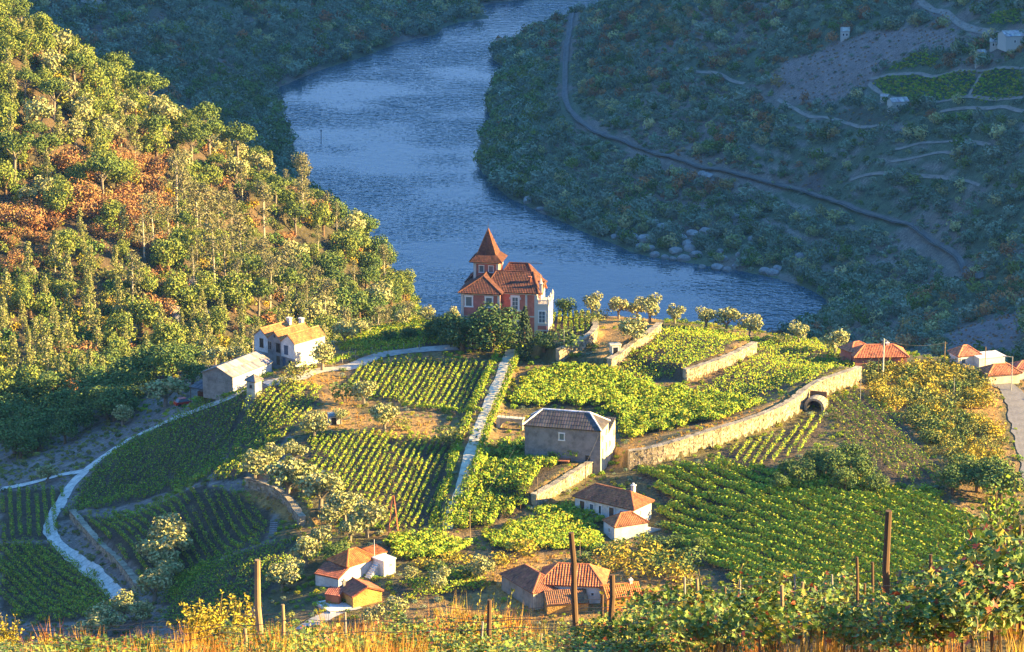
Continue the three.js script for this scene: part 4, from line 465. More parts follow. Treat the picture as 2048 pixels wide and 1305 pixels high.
// each kind: [trunk buffer, crown leaves]
const SHAPES = {
  olive(T, L, r) { const n = 3 + Math.floor(r() * 2); T.tube([0, -0.5, 0], [0.1, 1.2, 0], 0.26, 0.2, 7, BARK.grey); for (let i = 0; i < n; i++) { const a = i / n * 6.28 + r(), x = Math.cos(a) * (0.9 + r() * 0.6), z = Math.sin(a) * (0.9 + r() * 0.6), y = 2.6 + r() * 0.8; T.tube([0.1, 1.1, 0], [x * 0.5, 1.9, z * 0.5], 0.15, 0.11, 6, BARK.grey); T.tube([x * 0.5, 1.9, z * 0.5], [x, y, z], 0.1, 0.05, 5, BARK.grey); } for (let i = 0; i < 11; i++) { const a = r() * 6.28, q = Math.sqrt(r()) * 1.5, y = 2.1 + r() * 1.9 - q * 0.25; L.blob(Math.cos(a) * q, y, Math.sin(a) * q, 0.75 + r() * 0.3, 0.6 + r() * 0.25, 0.75 + r() * 0.3, 84, 0.42, PAL.olive); } },
  broad(T, L, r, pal = PAL.broad) { T.tube([0, -0.5, 0], [0, 2.2, 0], 0.35, 0.26, 7, BARK.brown); for (let i = 0; i < 4; i++) { const a = i * 1.6 + r(); T.tube([0, 2, 0], [Math.cos(a) * 1.5, 4.4, Math.sin(a) * 1.5], 0.18, 0.06, 5, BARK.brown); } for (let i = 0; i < 16; i++) { const a = r() * 6.28, q = Math.sqrt(r()) * 2.3, y = 2.4 + r() * 4.2 * (1 - q / 6); L.blob(Math.cos(a) * q, y, Math.sin(a) * q, 1.2 + r() * 0.5, 1.0 + r() * 0.4, 1.2 + r() * 0.5, 104, 0.48, pal); } },
  oak(T, L, r) { SHAPES.broad(T, L, r, PAL.oak); },
  garden(T, L, r) { T.tube([0, -0.5, 0], [0, 2.2, 0], 0.35, 0.26, 7, BARK.brown); for (let i = 0; i < 4; i++) { const a = i * 1.6 + r(); T.tube([0, 2, 0], [Math.cos(a) * 1.5, 4.4, Math.sin(a) * 1.5], 0.18, 0.06, 5, BARK.brown); } for (let i = 0; i < 26; i++) { const a = r() * 6.28, q = Math.sqrt(r()) * 2.4, y = 1.6 + r() * 4.8 * (1 - q / 6); L.blob(Math.cos(a) * q, y, Math.sin(a) * q, 0.95 + r() * 0.4, 0.8 + r() * 0.3, 0.95 + r() * 0.4, 95, 0.36, PAL.garden); } },
  pine(T, L, r) { const h = 5 + r() * 1.5; T.tube([0, -0.6, 0], [0.2, h * 0.6, 0.1], 0.28, 0.22, 7, BARK.grey); T.tube([0.2, h * 0.6, 0.1], [0, h + 1, 0], 0.2, 0.08, 6, BARK.grey); for (let i = 0; i < 6; i++) { const a = i * 1.05 + r() * 0.6, q = 1.6 + r() * 1.3; T.tube([0.15, h * (0.55 + r() * 0.2), 0.05], [Math.cos(a) * q, h * 0.95 + r() * 0.8, Math.sin(a) * q], 0.1, 0.04, 5, BARK.grey); } for (let i = 0; i < 20; i++) { const a = r() * 6.28, q = Math.sqrt(r()) * 2.7, y = h + 0.2 + (2.3 - q * q * 0.3) * r() + (r() - 0.5) * 0.4; L.blob(Math.cos(a) * q, y, Math.sin(a) * q, 0.95 + r() * 0.35, 0.7 + r() * 0.25, 0.95 + r() * 0.35, 60, 0.46, PAL.pine, 0.6); } },
  eucalyptus(T, L, r) { const h = 11 + r() * 3, b = (r() - 0.5) * 1.2; T.tube([0, -0.6, 0], [b * 0.4, h * 0.5, 0], 0.22, 0.16, 6, BARK.pale); T.tube([b * 0.4, h * 0.5, 0], [b, h, 0.2], 0.16, 0.05, 6, BARK.pale); for (let i = 0; i < 15; i++) { const t = 0.24 + 0.76 * r(), a = r() * 6.28, q = (0.4 + r() * 2.0) * (1.25 - t * 0.6), x = b * t + Math.cos(a) * q, z = Math.sin(a) * q, y = h * t + 0.4; T.tube([b * t, h * t - 0.6, 0], [x, y, z], 0.07, 0.03, 4, BARK.pale); L.blob(x, y, z, 1.0 + r() * 0.5, 0.8 + r() * 0.4, 1.0 + r() * 0.5, 60, 0.46, PAL.euca, 0.8); } },
  young(T, L, r) { const h = 6 + r() * 2; T.tube([0, -0.5, 0], [0, h * 0.9, 0], 0.12, 0.04, 5, BARK.pale); for (let i = 0; i < 10; i++) { const t = 0.2 + 0.8 * i / 10, w = 1.25 * (1.05 - t) + 0.3; for (let k = 0; k < 2; k++) { const a = r() * 6.28; L.blob(Math.cos(a) * w * 0.5, h * t, Math.sin(a) * w * 0.5, w * 0.75, 0.6, w * 0.75, 40, 0.36, PAL.young, 0.8); } } },
  rust(T, L, r) { for (let i = 0; i < 4; i++) { const a = i * 1.6 + r(); T.tube([0, -0.4, 0], [Math.cos(a) * 1.1, 1.8, Math.sin(a) * 1.1], 0.09, 0.04, 4, BARK.brown); } for (let i = 0; i < 9; i++) { const a = r() * 6.28, q = Math.sqrt(r()) * 1.9; L.blob(Math.cos(a) * q, 1.0 + r() * 1.7, Math.sin(a) * q, 1.0 + r() * 0.4, 0.85 + r() * 0.3, 1.0 + r() * 0.4, 86, 0.36, PAL.rust, 0.8); } },
  yellow(T, L, r, pal = PAL.yellow) { for (let i = 0; i < 3; i++) { const a = i * 2.1 + r(); T.tube([0, -0.3, 0], [Math.cos(a) * 0.6, 1.0, Math.sin(a) * 0.6], 0.06, 0.03, 4, BARK.brown); } for (let i = 0; i < 7; i++) { const a = r() * 6.28, q = Math.sqrt(r()) * 1.0; L.blob(Math.cos(a) * q, 0.5 + r() * 0.9, Math.sin(a) * q, 0.65 + r() * 0.3, 0.5 + r() * 0.3, 0.65 + r() * 0.3, 34, 0.3, pal, 0.9); } },
  shrub(T, L, r) { SHAPES.yellow(T, L, r, PAL.shrub); },
  darkshrub(T, L, r) { SHAPES.yellow(T, L, r, PAL.broad); },
  cypress(T, L, r) { T.tube([0, -0.4, 0], [0, 7.5, 0], 0.16, 0.04, 6, BARK.brown); for (let i = 0; i < 26; i++) { const t = i / 26, w = 0.95 * Math.sin(Math.PI * Math.pow(0.12 + 0.88 * t, 0.75)) + 0.1; L.blob((r() - 0.5) * 0.2, 0.3 + 7.8 * t, (r() - 0.5) * 0.2, w, 0.6, w, 46, 0.34, PAL.cypress, 0.6); } },
  cone(T, L, r) { T.tube([0, -0.4, 0], [0, 7, 0], 0.16, 0.04, 6, BARK.brown); for (let i = 0; i < 16; i++) { const t = i / 16, w = 1.9 * (1 - t) + 0.15; for (let k = 0; k < 3; k++) { const a = r() * 6.28; L.blob(Math.cos(a) * w * 0.45, 0.6 + 7 * t, Math.sin(a) * w * 0.45, w * 0.65, 0.5, w * 0.65, 18, 0.4, PAL.lightcone, 0.8); } } },
};
const CAT = { olive: ['olive_tree', 'tree', 4.3], broad: ['broadleaf_tree', 'tree', 7.2], garden: ['garden_tree', 'tree', 7.2], oak: ['round_tree', 'tree', 7.2], pine: ['pine_tree', 'tree', 8.2], eucalyptus: ['eucalyptus_tree', 'tree', 12.5], young: ['young_tree', 'tree', 7.2], rust: ['rust_shrub', 'shrub', 3.3], yellow: ['yellow_bush', 'bush', 1.9], shrub: ['green_bush', 'bush', 1.9], darkshrub: ['dark_bush', 'bush', 1.9], cypress: ['cypress_tree', 'tree', 8.3], cone: ['conifer_tree', 'tree', 7.6] };
const variants = {};
function plant(kind, p, hM, label, group, r, wide = 1) {
  const [name, cat, h0] = CAT[kind], nv = kind === 'cypress' || kind === 'cone' ? 1 : 4; variants[kind] = variants[kind] || []; const vi = Math.floor(r() * nv); let v = variants[kind][vi];
  if (!v) { const T = new Buf(), L = new Leaves(1000 + vi * 77 + kind.length * 13), rr = RNG(77 + vi * 31 + kind.charCodeAt(0)); SHAPES[kind](T, L, rr); v = variants[kind][vi] = [T.geo(2), L.geo()]; }
  const g = thing(name, label, cat, p, r() * 6.28, group), s = hM / h0; g.scale.set(s * wide, s, s * wide); mesh('trunk', v[0], barkMat, g); mesh('crown', v[1], leafMat, g); return g;
}
const prng = RNG(4242);
// photograph spot of the foot and height in photograph pixels
function spots(kind, list, label, group, wide) { for (let [px, py, h] of list) { let p = hit(px, py); while (p.z < -640 && py < 760) p = hit(px, py += 2); plant(kind, p, h * scaleAt(p), label, group, prng, wide); } }
spots('olive', [[1185, 626, 50], [1238, 638, 48], [1300, 645, 58], [1275, 634, 46], [1350, 648, 42], [1412, 660, 50], [1452, 665, 56], [1500, 674, 50], [1598, 690, 48]], 'silvery olive tree on the terrace rim above the river', 'olives on the terrace rim');
spots('olive', [[1670, 712, 56]], 'olive tree at the corner of the terraces beside the red house'); spots('olive', [[1268, 692, 62]], 'big olive tree on the parched bank above the low wall', undefined, 1.25);
spots('olive', [[806, 652, 42], [855, 648, 42], [905, 640, 36], [690, 690, 50], [722, 676, 40]], 'cream olive tree on the rim between the barn and the villa', 'olives behind the garden');
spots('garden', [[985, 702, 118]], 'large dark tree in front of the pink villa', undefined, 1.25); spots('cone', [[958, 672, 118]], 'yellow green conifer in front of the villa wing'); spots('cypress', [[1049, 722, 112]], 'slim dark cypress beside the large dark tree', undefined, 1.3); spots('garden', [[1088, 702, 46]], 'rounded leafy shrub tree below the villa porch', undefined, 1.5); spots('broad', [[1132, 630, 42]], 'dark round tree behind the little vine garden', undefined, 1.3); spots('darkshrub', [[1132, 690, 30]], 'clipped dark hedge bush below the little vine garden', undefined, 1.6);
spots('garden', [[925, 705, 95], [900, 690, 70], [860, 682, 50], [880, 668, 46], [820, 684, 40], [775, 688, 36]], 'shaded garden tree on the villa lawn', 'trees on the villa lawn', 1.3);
spots('shrub', [[1560, 690, 26], [1180, 650, 24], [1200, 640, 22], [1165, 640, 20]], 'small green bush along the terrace rim', 'bushes along the terrace rim', 1.3);
spots('olive', [[644, 742, 62]], 'yellow green tree standing beside the white barn wall'); spots('shrub', [[600, 752, 34], [578, 770, 30], [620, 728, 24]], 'leafy bush in front of the three gabled barn', 'bushes by the barn', 1.3);
spots('olive', [[728, 812, 56], [770, 866, 66], [628, 880, 62]], 'olive tree on the scorched grass between the vine fields', 'olives on the grass strip'); spots('darkshrub', [[692, 806, 44]], 'dark round bush beside the scorched grass'); spots('olive', [[682, 850, 36]], 'small olive tree beside the tiny tool shed'); spots('shrub', [[915, 888, 46], [800, 860, 26]], 'yellowish bush between the grass strip and the stone path', 'bushes on the grass strip', 1.3);
spots('olive', [[510, 965, 68], [575, 995, 86], [640, 1020, 86], [545, 935, 50], [690, 1048, 74], [735, 1075, 78], [605, 985, 60], [660, 1062, 56], [700, 1085, 52], [590, 925, 44]], 'sunlit olive tree along the edge above the curved wall', 'olives along the edge', 1.1);
spots('olive', [[612, 1135, 66], [565, 1185, 62], [640, 1095, 46], [590, 1160, 46]], 'pale olive tree above the shaded slope beside the farmhouse', 'olives by the farmhouse', 1.1); spots('broad', [[668, 1128, 56]], 'deep green tree behind the orange roofed farmhouse', undefined, 1.2);
spots('olive', [[335, 1104, 80], [352, 1118, 72], [318, 1146, 78], [308, 1206, 72], [250, 1246, 66], [212, 1276, 70], [180, 1296, 66], [285, 1250, 52], [340, 1170, 56]], 'cream topped olive tree on the shaded vineyard slope', 'olives on the shaded slope', 1.1);
spots('olive', [[95, 966, 38], [330, 815, 66], [245, 852, 44]], 'olive tree beside the pale dirt track', 'olives by the dirt track', 1.3);
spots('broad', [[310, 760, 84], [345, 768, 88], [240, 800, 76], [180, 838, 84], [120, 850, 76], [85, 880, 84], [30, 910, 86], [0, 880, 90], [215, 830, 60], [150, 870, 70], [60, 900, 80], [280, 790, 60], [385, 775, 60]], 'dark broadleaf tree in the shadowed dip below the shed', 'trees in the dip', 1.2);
spots('olive', [[790, 1250, 60], [745, 1262, 52], [878, 1185, 50], [962, 1165, 56], [820, 1165, 34]], 'olive tree among the vines between the farmhouses', 'olives between the farmhouses', 1.1); spots('yellow', [[1062, 1112, 44], [1010, 1130, 30], [900, 1130, 28]], 'yellow bush among the vines behind the ribbed roof', 'yellow bushes among the vines', 1.3);
spots('yellow', [[1230, 1118, 34], [1262, 1130, 40], [1300, 1110, 34], [1215, 1140, 30], [1330, 1130, 36], [1280, 1155, 36], [940, 1135, 30], [850, 1140, 26], [1345, 1165, 40]], 'golden bush on the waste ground by the ribbed roof house', 'golden bushes on the waste ground', 1.4); spots('darkshrub', [[1245, 1105, 30], [1290, 1098, 30], [1330, 1105, 34], [1210, 1108, 26], [1380, 1130, 40], [1310, 1140, 34], [870, 1140, 28], [930, 1160, 30], [1360, 1150, 34], [1170, 1122, 26]], 'dark bush on the waste ground below the small white house', 'dark bushes on the waste ground', 1.5);
spots('eucalyptus', [[505, 652, 66]], 'pale slender tree standing behind the white barn', undefined, 1.4); spots('olive', [[430, 700, 40], [380, 725, 36], [470, 690, 36], [355, 720, 34]], 'pale olive behind the roof of the shed', 'olives behind the shed', 1.2);
spots('broad', [[1955, 985, 90], [1905, 990, 70], [2000, 1010, 100], [1930, 960, 60], [1660, 960, 70], [1600, 970, 60], [1690, 985, 56], [1630, 950, 60], [1720, 965, 64], [1580, 955, 44], [1750, 990, 50], [1700, 940, 60], [1560, 985, 40], [1400, 1110, 40], [1355, 1100, 36]], 'dark leafy tree on the bank below the long wall', 'trees on the lower bank', 1.2);
{ // more trees filling the shadowed dip
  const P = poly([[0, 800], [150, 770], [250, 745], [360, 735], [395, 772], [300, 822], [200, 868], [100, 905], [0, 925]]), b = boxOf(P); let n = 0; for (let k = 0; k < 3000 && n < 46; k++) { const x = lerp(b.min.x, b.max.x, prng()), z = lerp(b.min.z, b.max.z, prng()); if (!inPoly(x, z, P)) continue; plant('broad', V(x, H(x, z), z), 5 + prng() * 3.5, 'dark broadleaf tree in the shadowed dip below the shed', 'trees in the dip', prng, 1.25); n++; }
}
{ // bushes on the bank by the road
  const P = poly([[1725, 742], [1900, 735], [1985, 775], [2005, 900], [1985, 960], [1890, 950], [1800, 830], [1730, 785]]), b = boxOf(P); let n = 0; const hs = [10, 14, 18, 24, 30];
  for (let k = 0; k < 4000 && n < 250; k++) { const x = lerp(b.min.x, b.max.x, prng()), z = lerp(b.min.z, b.max.z, prng()); if (!inPoly(x, z, P)) continue; const kind = prng() < 0.55 ? 'yellow' : prng() < 0.65 ? 'shrub' : 'darkshrub'; const p = V(x, H(x, z) - 0.1, z); plant(kind, p, 0.9 + prng() * 1.9, { yellow: 'bright yellow bush on the dry bank beside the road', shrub: 'green bush on the dry bank beside the road', darkshrub: 'dark bush on the dry bank beside the road' }[kind], 'bushes on the dry bank', prng, 1.2); n++; }
}
// ---------------------------------------------------------------- the wooded spur
{
  const cells = new Map(), kindsN = {}; let made = 0; const LAB = { pine: 'umbrella pine on the sunlit wooded hillside', eucalyptus: 'tall eucalyptus with pale trunk on the sunlit hillside', young: 'young slender tree on the lower sunlit hillside', rust: 'rust coloured shrub on the sunlit hillside', olive: 'pale grey green tree on the sunlit hillside', oak: 'round yellow green tree on the wooded hillside', broad: 'dense green tree on the river side of the hillside', shrub: 'green bush on the sunlit hillside', yellow: 'golden bush on the sunlit hillside' };
  const rocks = [];
  for (let k = 0; k < 60000; k++) {
    const x = lerp(-160, -8, prng()), D = lerp(585, 880, prng()), y = H(x, -D); if (y < 3) continue; const p = V(x, y, -D), [px, py] = toPx(p); if (px < -40 || px > 812 || py < 20 || py > 880) continue;
    if (D < 620 && x > -50) continue; const m = fbm(x / 22, D / 22, 3); let kind; const q = prng();
    const rust = m > 0.43 && ((px > 80 && px < 320 && py > 320 && py < 480) || (px < 100 && py > 430 && py < 560) || (px > 510 && px < 590 && py > 490 && py < 570) || (px > 100 && px < 180 && py > 730)), shadedSide = y < 96 && D > 690;
    if (rust) kind = q < 0.8 ? 'rust' : 'oak'; else if (shadedSide) kind = q < 0.5 ? 'broad' : q < 0.75 ? 'oak' : q < 0.9 ? 'eucalyptus' : 'olive'; else if (px > 250 && py > 400 && py < 640) kind = q < 0.5 ? 'eucalyptus' : q < 0.6 ? 'rust' : q < 0.82 ? 'oak' : 'pine'; else if (py > 450) kind = q < 0.62 ? 'young' : q < 0.68 ? 'yellow' : q < 0.9 ? 'oak' : 'shrub'; else kind = q < 0.5 ? 'pine' : q < 0.8 ? 'oak' : q < 0.92 ? 'olive' : 'young';  // the darker broadleaf mix paints shade into the low end of the spur
    const sp = { oak: 5.4, pine: 6.4, eucalyptus: 5.4, young: 3.9, rust: 4.4, olive: 5.4, broad: 5.6, shrub: 3.4, yellow: 3.6 }[kind], c0 = Math.floor(x / 6), c1 = Math.floor(D / 6); let ok = true; for (let a = -1; a <= 1 && ok; a++) for (let b = -1; b <= 1 && ok; b++) for (const e of cells.get((c0 + a) + ',' + (c1 + b)) || []) if (Math.hypot(e[0] - x, e[1] - D) < (e[2] + sp) / 2) { ok = false; break; }
    if (!ok || (kindsN[kind] || 0) >= 290) continue; kindsN[kind] = (kindsN[kind] || 0) + 1; const key = c0 + ',' + c1; if (!cells.has(key)) cells.set(key, []); cells.get(key).push([x, D, sp]); made++;
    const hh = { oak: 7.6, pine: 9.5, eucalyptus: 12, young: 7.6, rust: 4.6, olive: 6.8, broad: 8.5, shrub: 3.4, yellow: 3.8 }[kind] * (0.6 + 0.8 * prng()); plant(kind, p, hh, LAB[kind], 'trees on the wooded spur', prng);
  }
  console.log('spur', made, JSON.stringify(kindsN));
}
// ---------------------------------------------------------------- undergrowth and far scrub: uncountable masses
function mass(name, label, cat, geo, list, pal) {
  const m = new THREE.InstancedMesh(geo, new THREE.MeshStandardMaterial({ roughness: 0.95, side: THREE.DoubleSide }), list.length), q = new THREE.Quaternion(), e = new THREE.Euler(), c = new THREE.Color(); m.name = numbered(name); tag(m, label, cat, null, 'stuff');
  list.forEach((o, i) => { e.set(0, prng() * 6.28, 0); q.setFromEuler(e); m.setMatrixAt(i, new THREE.Matrix4().compose(V(o[0], o[1], o[2]), q, V(o[3] * (0.85 + 0.3 * prng()), o[3] * (o[4] || 1), o[3]))); const k = pick(o[5] || pal, prng); m.setColorAt(i, c.setRGB(k[0], k[1], k[2])); }); scene.add(m); return m;
}
const BOULDERS = [[1245, 478], [1265, 480], [1290, 482], [1300, 500], [1310, 512], [1320, 470], [1335, 490], [1348, 460], [1352, 505], [1362, 478], [1368, 520], [1375, 490], [1345, 520], [1330, 516], [1360, 462], [1385, 470], [1395, 480], [1412, 468], [1440, 505], [1448, 520], [1480, 512], [1470, 535], [1505, 480], [1500, 500], [1435, 540], [1455, 545], [1545, 548], [1555, 540], [1530, 545], [1230, 476], [1280, 495], [1405, 540], [1590, 530], [1520, 520], [1325, 455], [1470, 435], [1485, 445], [1600, 515], [1080, 420], [1055, 405], [1310, 445], [1405, 350], [1415, 355], [1380, 500], [1392, 512]];
const bushGeo = (n, s, seed) => { const L = new Leaves(seed), r = L.r; for (let i = 0; i < 6; i++) { const a = r() * 6.28, q = Math.sqrt(r()) * 0.6; L.blob(Math.cos(a) * q, 0.45 + r() * 0.6, Math.sin(a) * q, 0.55, 0.45, 0.55, n, s, [[1, 1, 1]], 0.8); } const g = L.geo(); g.deleteAttribute('color'); return g; };
{
  const near = [], r = prng; for (let k = 0; k < 3800; k++) { const x = lerp(-165, -5, r()), D = lerp(575, 900, r()), y = H(x, -D); if (y < 2) continue; const [px, py] = toPx(V(x, y, -D)); const rust = px > 40 && px < 340 && py > 300 && py < 500; near.push([x, y - 0.2, -D, 1.2 + r() * 1.8, 0.9, rust && r() < 0.7 ? PAL.rust : r() < 0.1 ? PAL.rust : r() < 0.12 ? PAL.yellow : r() < 0.5 ? PAL.oak : PAL.broad]); }
  mass('undergrowth', 'low mixed undergrowth covering the wooded hillside', 'undergrowth', bushGeo(24, 0.3, 9), near, PAL.shrub);
  const railC = RAIL.map(([a, b]) => atY(a, b, 18)), dR = (x, z) => { let b = 1e9; for (let i = 0; i < railC.length - 1; i++) { const A = railC[i], B = railC[i + 1], dx = B.x - A.x, dz = B.z - A.z, t = clamp(((x - A.x) * dx + (z - A.z) * dz) / (dx * dx + dz * dz), 0, 1); b = Math.min(b, Math.hypot(x - A.x - dx * t, z - A.z - dz * t)); } return b; };
  const FAR = { scrub: PAL.hazySage, warm: PAL.rust, pale: PAL.olive, wood: PAL.broad.concat(PAL.hazySage), vine: PAL.vine };  // scrub greens are greyed to paint in the far haze and shade
  const scrub = [], trees = [], vines = []; const ways = FARWAYS.map(([px, w]) => [px.map(([a, b]) => hit(a, b, 900)), w / 2 + 1.4]), onWay = (x, z) => ways.some(([P, w]) => { for (let i = 0; i < P.length - 1; i++) { const A = P[i], B = P[i + 1], dx = B.x - A.x, dz = B.z - A.z, t = clamp(((x - A.x) * dx + (z - A.z) * dz) / (dx * dx + dz * dz), 0, 1); if (Math.hypot(x - A.x - dx * t, z - A.z - dz * t) < w) return true; } return false; }); const BL = BOULDERS.map(([a, b]) => hit(a, b, 900)), clear = (x, z) => BL.every(p => Math.hypot(p.x - x, p.z - z - 2) > 4.2);
  for (let k = 0; k < 60000; k++) { const x = lerp(-10, 330, r()), D = lerp(700, 1750, r()), y = H(x, -D); if (y < 0.3) continue; if (D < 860 && x < 90) continue; const p = V(x, y, -D), [px, py] = toPx(p); if (px > 2090 || px < 900 || py < -30 || py > 780) continue; if (!clear(x, -D)) continue; const rd = dR(x, -D); if (rd < 4 || onWay(x, -D)) continue; const f = fieldAt(x, -D), g = fbm(x / 36 + 3, D / 36, 3), g2 = fbm(x / 90, D / 90 + 8, 2);
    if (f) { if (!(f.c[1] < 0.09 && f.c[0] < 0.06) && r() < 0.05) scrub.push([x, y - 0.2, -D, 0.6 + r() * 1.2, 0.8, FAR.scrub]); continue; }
    if (r() > 0.34 + 0.9 * g) continue; if (terrAt(x, -D)) continue;
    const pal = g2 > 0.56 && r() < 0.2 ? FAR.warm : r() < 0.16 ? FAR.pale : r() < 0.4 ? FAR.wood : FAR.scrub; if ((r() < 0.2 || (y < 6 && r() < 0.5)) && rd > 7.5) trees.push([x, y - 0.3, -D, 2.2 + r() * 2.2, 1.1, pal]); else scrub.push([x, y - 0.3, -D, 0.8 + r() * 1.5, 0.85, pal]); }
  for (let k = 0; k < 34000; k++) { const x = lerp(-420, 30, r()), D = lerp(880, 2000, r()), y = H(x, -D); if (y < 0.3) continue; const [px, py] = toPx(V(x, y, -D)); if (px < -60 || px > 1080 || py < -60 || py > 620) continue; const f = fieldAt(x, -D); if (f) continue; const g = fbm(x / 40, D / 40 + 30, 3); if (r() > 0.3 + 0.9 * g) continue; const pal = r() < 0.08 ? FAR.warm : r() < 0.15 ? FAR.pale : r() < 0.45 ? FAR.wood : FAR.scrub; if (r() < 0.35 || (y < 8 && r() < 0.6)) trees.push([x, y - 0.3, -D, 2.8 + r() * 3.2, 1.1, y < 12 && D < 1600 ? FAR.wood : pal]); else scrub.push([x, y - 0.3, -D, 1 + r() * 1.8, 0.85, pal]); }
  for (const f of FIELDS) { const green = f.c[1] < 0.09 && f.c[0] < 0.06, gap = green ? 2.6 : 5, b = f.b; if (f.p[0].z > -700) continue; for (let z = b.min.z; z < b.max.z; z += gap) for (let x = b.min.x; x < b.max.x; x += green ? 1.1 : 1.5) { const zz = z + Math.sin(x * 0.05) * 3 + x * 0.2 % 7, xx = x + (r() - 0.5); if (!inPoly(xx, zz, f.p) || (!green && r() < 0.45)) continue; vines.push([xx, H(xx, zz) - 0.2, zz, green ? 0.8 + r() * 0.5 : 0.4 + r() * 0.45, 0.8, green ? FAR.vine : FAR.warm]); } }
  mass('scrub', 'low scrub greyed for haze and shade, covering the far banks', 'scrub', bushGeo(11, 0.42, 5), scrub, FAR.scrub); mass('far_woodland', 'massed round trees on the shaded far banks of the river', 'woodland', bushGeo(22, 0.3, 6), trees, FAR.wood); mass('far_vines', 'dark green vine cover on the plots across the river', 'vines', bushGeo(8, 0.45, 7), vines, FAR.vine);
  console.log('far', scrub.length, trees.length, vines.length);
}
{ // weeds and low cover on the knoll between fields, lanes and houses
  const cov = [], r = RNG(515), grid = new Map(); for (const [x, z, w] of ROADS) { const k = Math.floor(x / 3) + ',' + Math.floor(z / 3); if (!grid.has(k)) grid.set(k, []); grid.get(k).push([x, z, w]); }
  const onRoad = (x, z) => { const a = Math.floor(x / 3), b = Math.floor(z / 3); for (let i = -1; i <= 1; i++) for (let j = -1; j <= 1; j++) for (const e of grid.get((a + i) + ',' + (b + j)) || []) if (Math.hypot(e[0] - x, e[1] - z) < e[2] * (0.45 + 0.5 * r())) return true; return false; };
  for (let k = 0; k < 30000; k++) { const x = lerp(-112, 112, r()), D = lerp(386, 590, r()), z = -D; if (plotAt(x, z) || onRoad(x, z)) continue; const [px, py] = toPx(V(x, H(x, z), z)); if (px < -20 || px > 2070) continue; const n = fbm(x / 5, z / 5 + 60, 3), dry = dryAt(x, z); if (r() > (dry ? 0.12 : 0.28 + 0.9 * n)) continue; cov.push([x, H(x, z) - 0.08, z, 0.22 + r() * r() * 0.75, 0.75, px < 420 && py > 840 ? PAL.shrub : n > 0.52 ? PAL.vine : r() < 0.35 ? PAL.vine : r() < 0.5 ? PAL.hazySage : PAL.shrub]); }
  mass('ground_cover', 'low weeds and green cover between the fields and lanes', 'weeds', bushGeo(10, 0.4, 12), cov, PAL.shrub); console.log('cover', cov.length);
}
// boulders on the far shore
{
  const gs = [0, 1, 2].map(i => { const g = new THREE.IcosahedronGeometry(1, 1), p = g.attributes.position; for (let k = 0; k < p.count; k++) { const x = p.getX(k), y = p.getY(k), z = p.getZ(k), s = 0.72 + 0.5 * fbm(x * 1.4 + i * 9 + 4, y * 1.4 + z * 1.7 + 20, 2); p.setXYZ(k, x * s, y * s * 0.8, z * s); } g.computeVertexNormals(); const c = new Float32Array(p.count * 3).fill(1); g.setAttribute('color', new THREE.BufferAttribute(c, 3)); return g; });
  BOULDERS.forEach(([px, py], i) => { const p = hit(px, py, 900), s = 1.3 + prng() * 1.7; if (p.y < -1) p.y = -0.3; const m = mesh(numbered('boulder'), gs[i % 3], M.rock, scene); m.position.set(p.x, Math.max(p.y, 0) + s * 0.2, p.z); m.rotation.y = prng() * 6.28; m.scale.set(s * (0.8 + 0.5 * prng()), s * (0.7 + 0.5 * prng()), s); tag(m, 'pale grey boulder on the scrubby far shore', 'boulder', 'boulders on the far shore'); });
  for (const [px, py, s] of [[708, 428, 3.4], [722, 428, 2.2]]) { const p = atY(px, py, 0), m = mesh(numbered('river_rock'), gs[1], M.rock, scene); m.position.set(p.x, 0.2, p.z); m.scale.set(s * 1.5, s * 0.6, s); tag(m, 'dark rock standing in the river by the wooded spur', 'rock', 'rocks in the river'); }
  { const p = atY(642, 275, 0), g = thing('channel_marker', 'thin dark marker post standing in the river', 'marker', p); new Buf().tube([0, -1, 0], [0, 3.2, 0], 0.22, 0.18, 6).add('post', M.iron, g); new Buf().tube([0, 3.2, 0], [0, 4.1, 0], 0.5, 0.12, 6).add('top_mark', M.iron, g); }
  // rocks among the trees of the spur
  for (const [px, py] of [[345, 625], [352, 640], [395, 600], [410, 635], [430, 660], [150, 700], [250, 690], [270, 660], [385, 575], [600, 640], [640, 610]]) { const p = hit(px, py), s = 1 + prng() * 1.1, m = mesh(numbered('rock_outcrop'), gs[0], M.rock, scene); m.position.set(p.x, p.y + 0.4, p.z); m.scale.set(s, s * 1.3, s); m.rotation.y = prng() * 6; tag(m, 'pale rock outcrop among the trees of the hillside', 'rock', 'rocks on the wooded hillside'); }
}
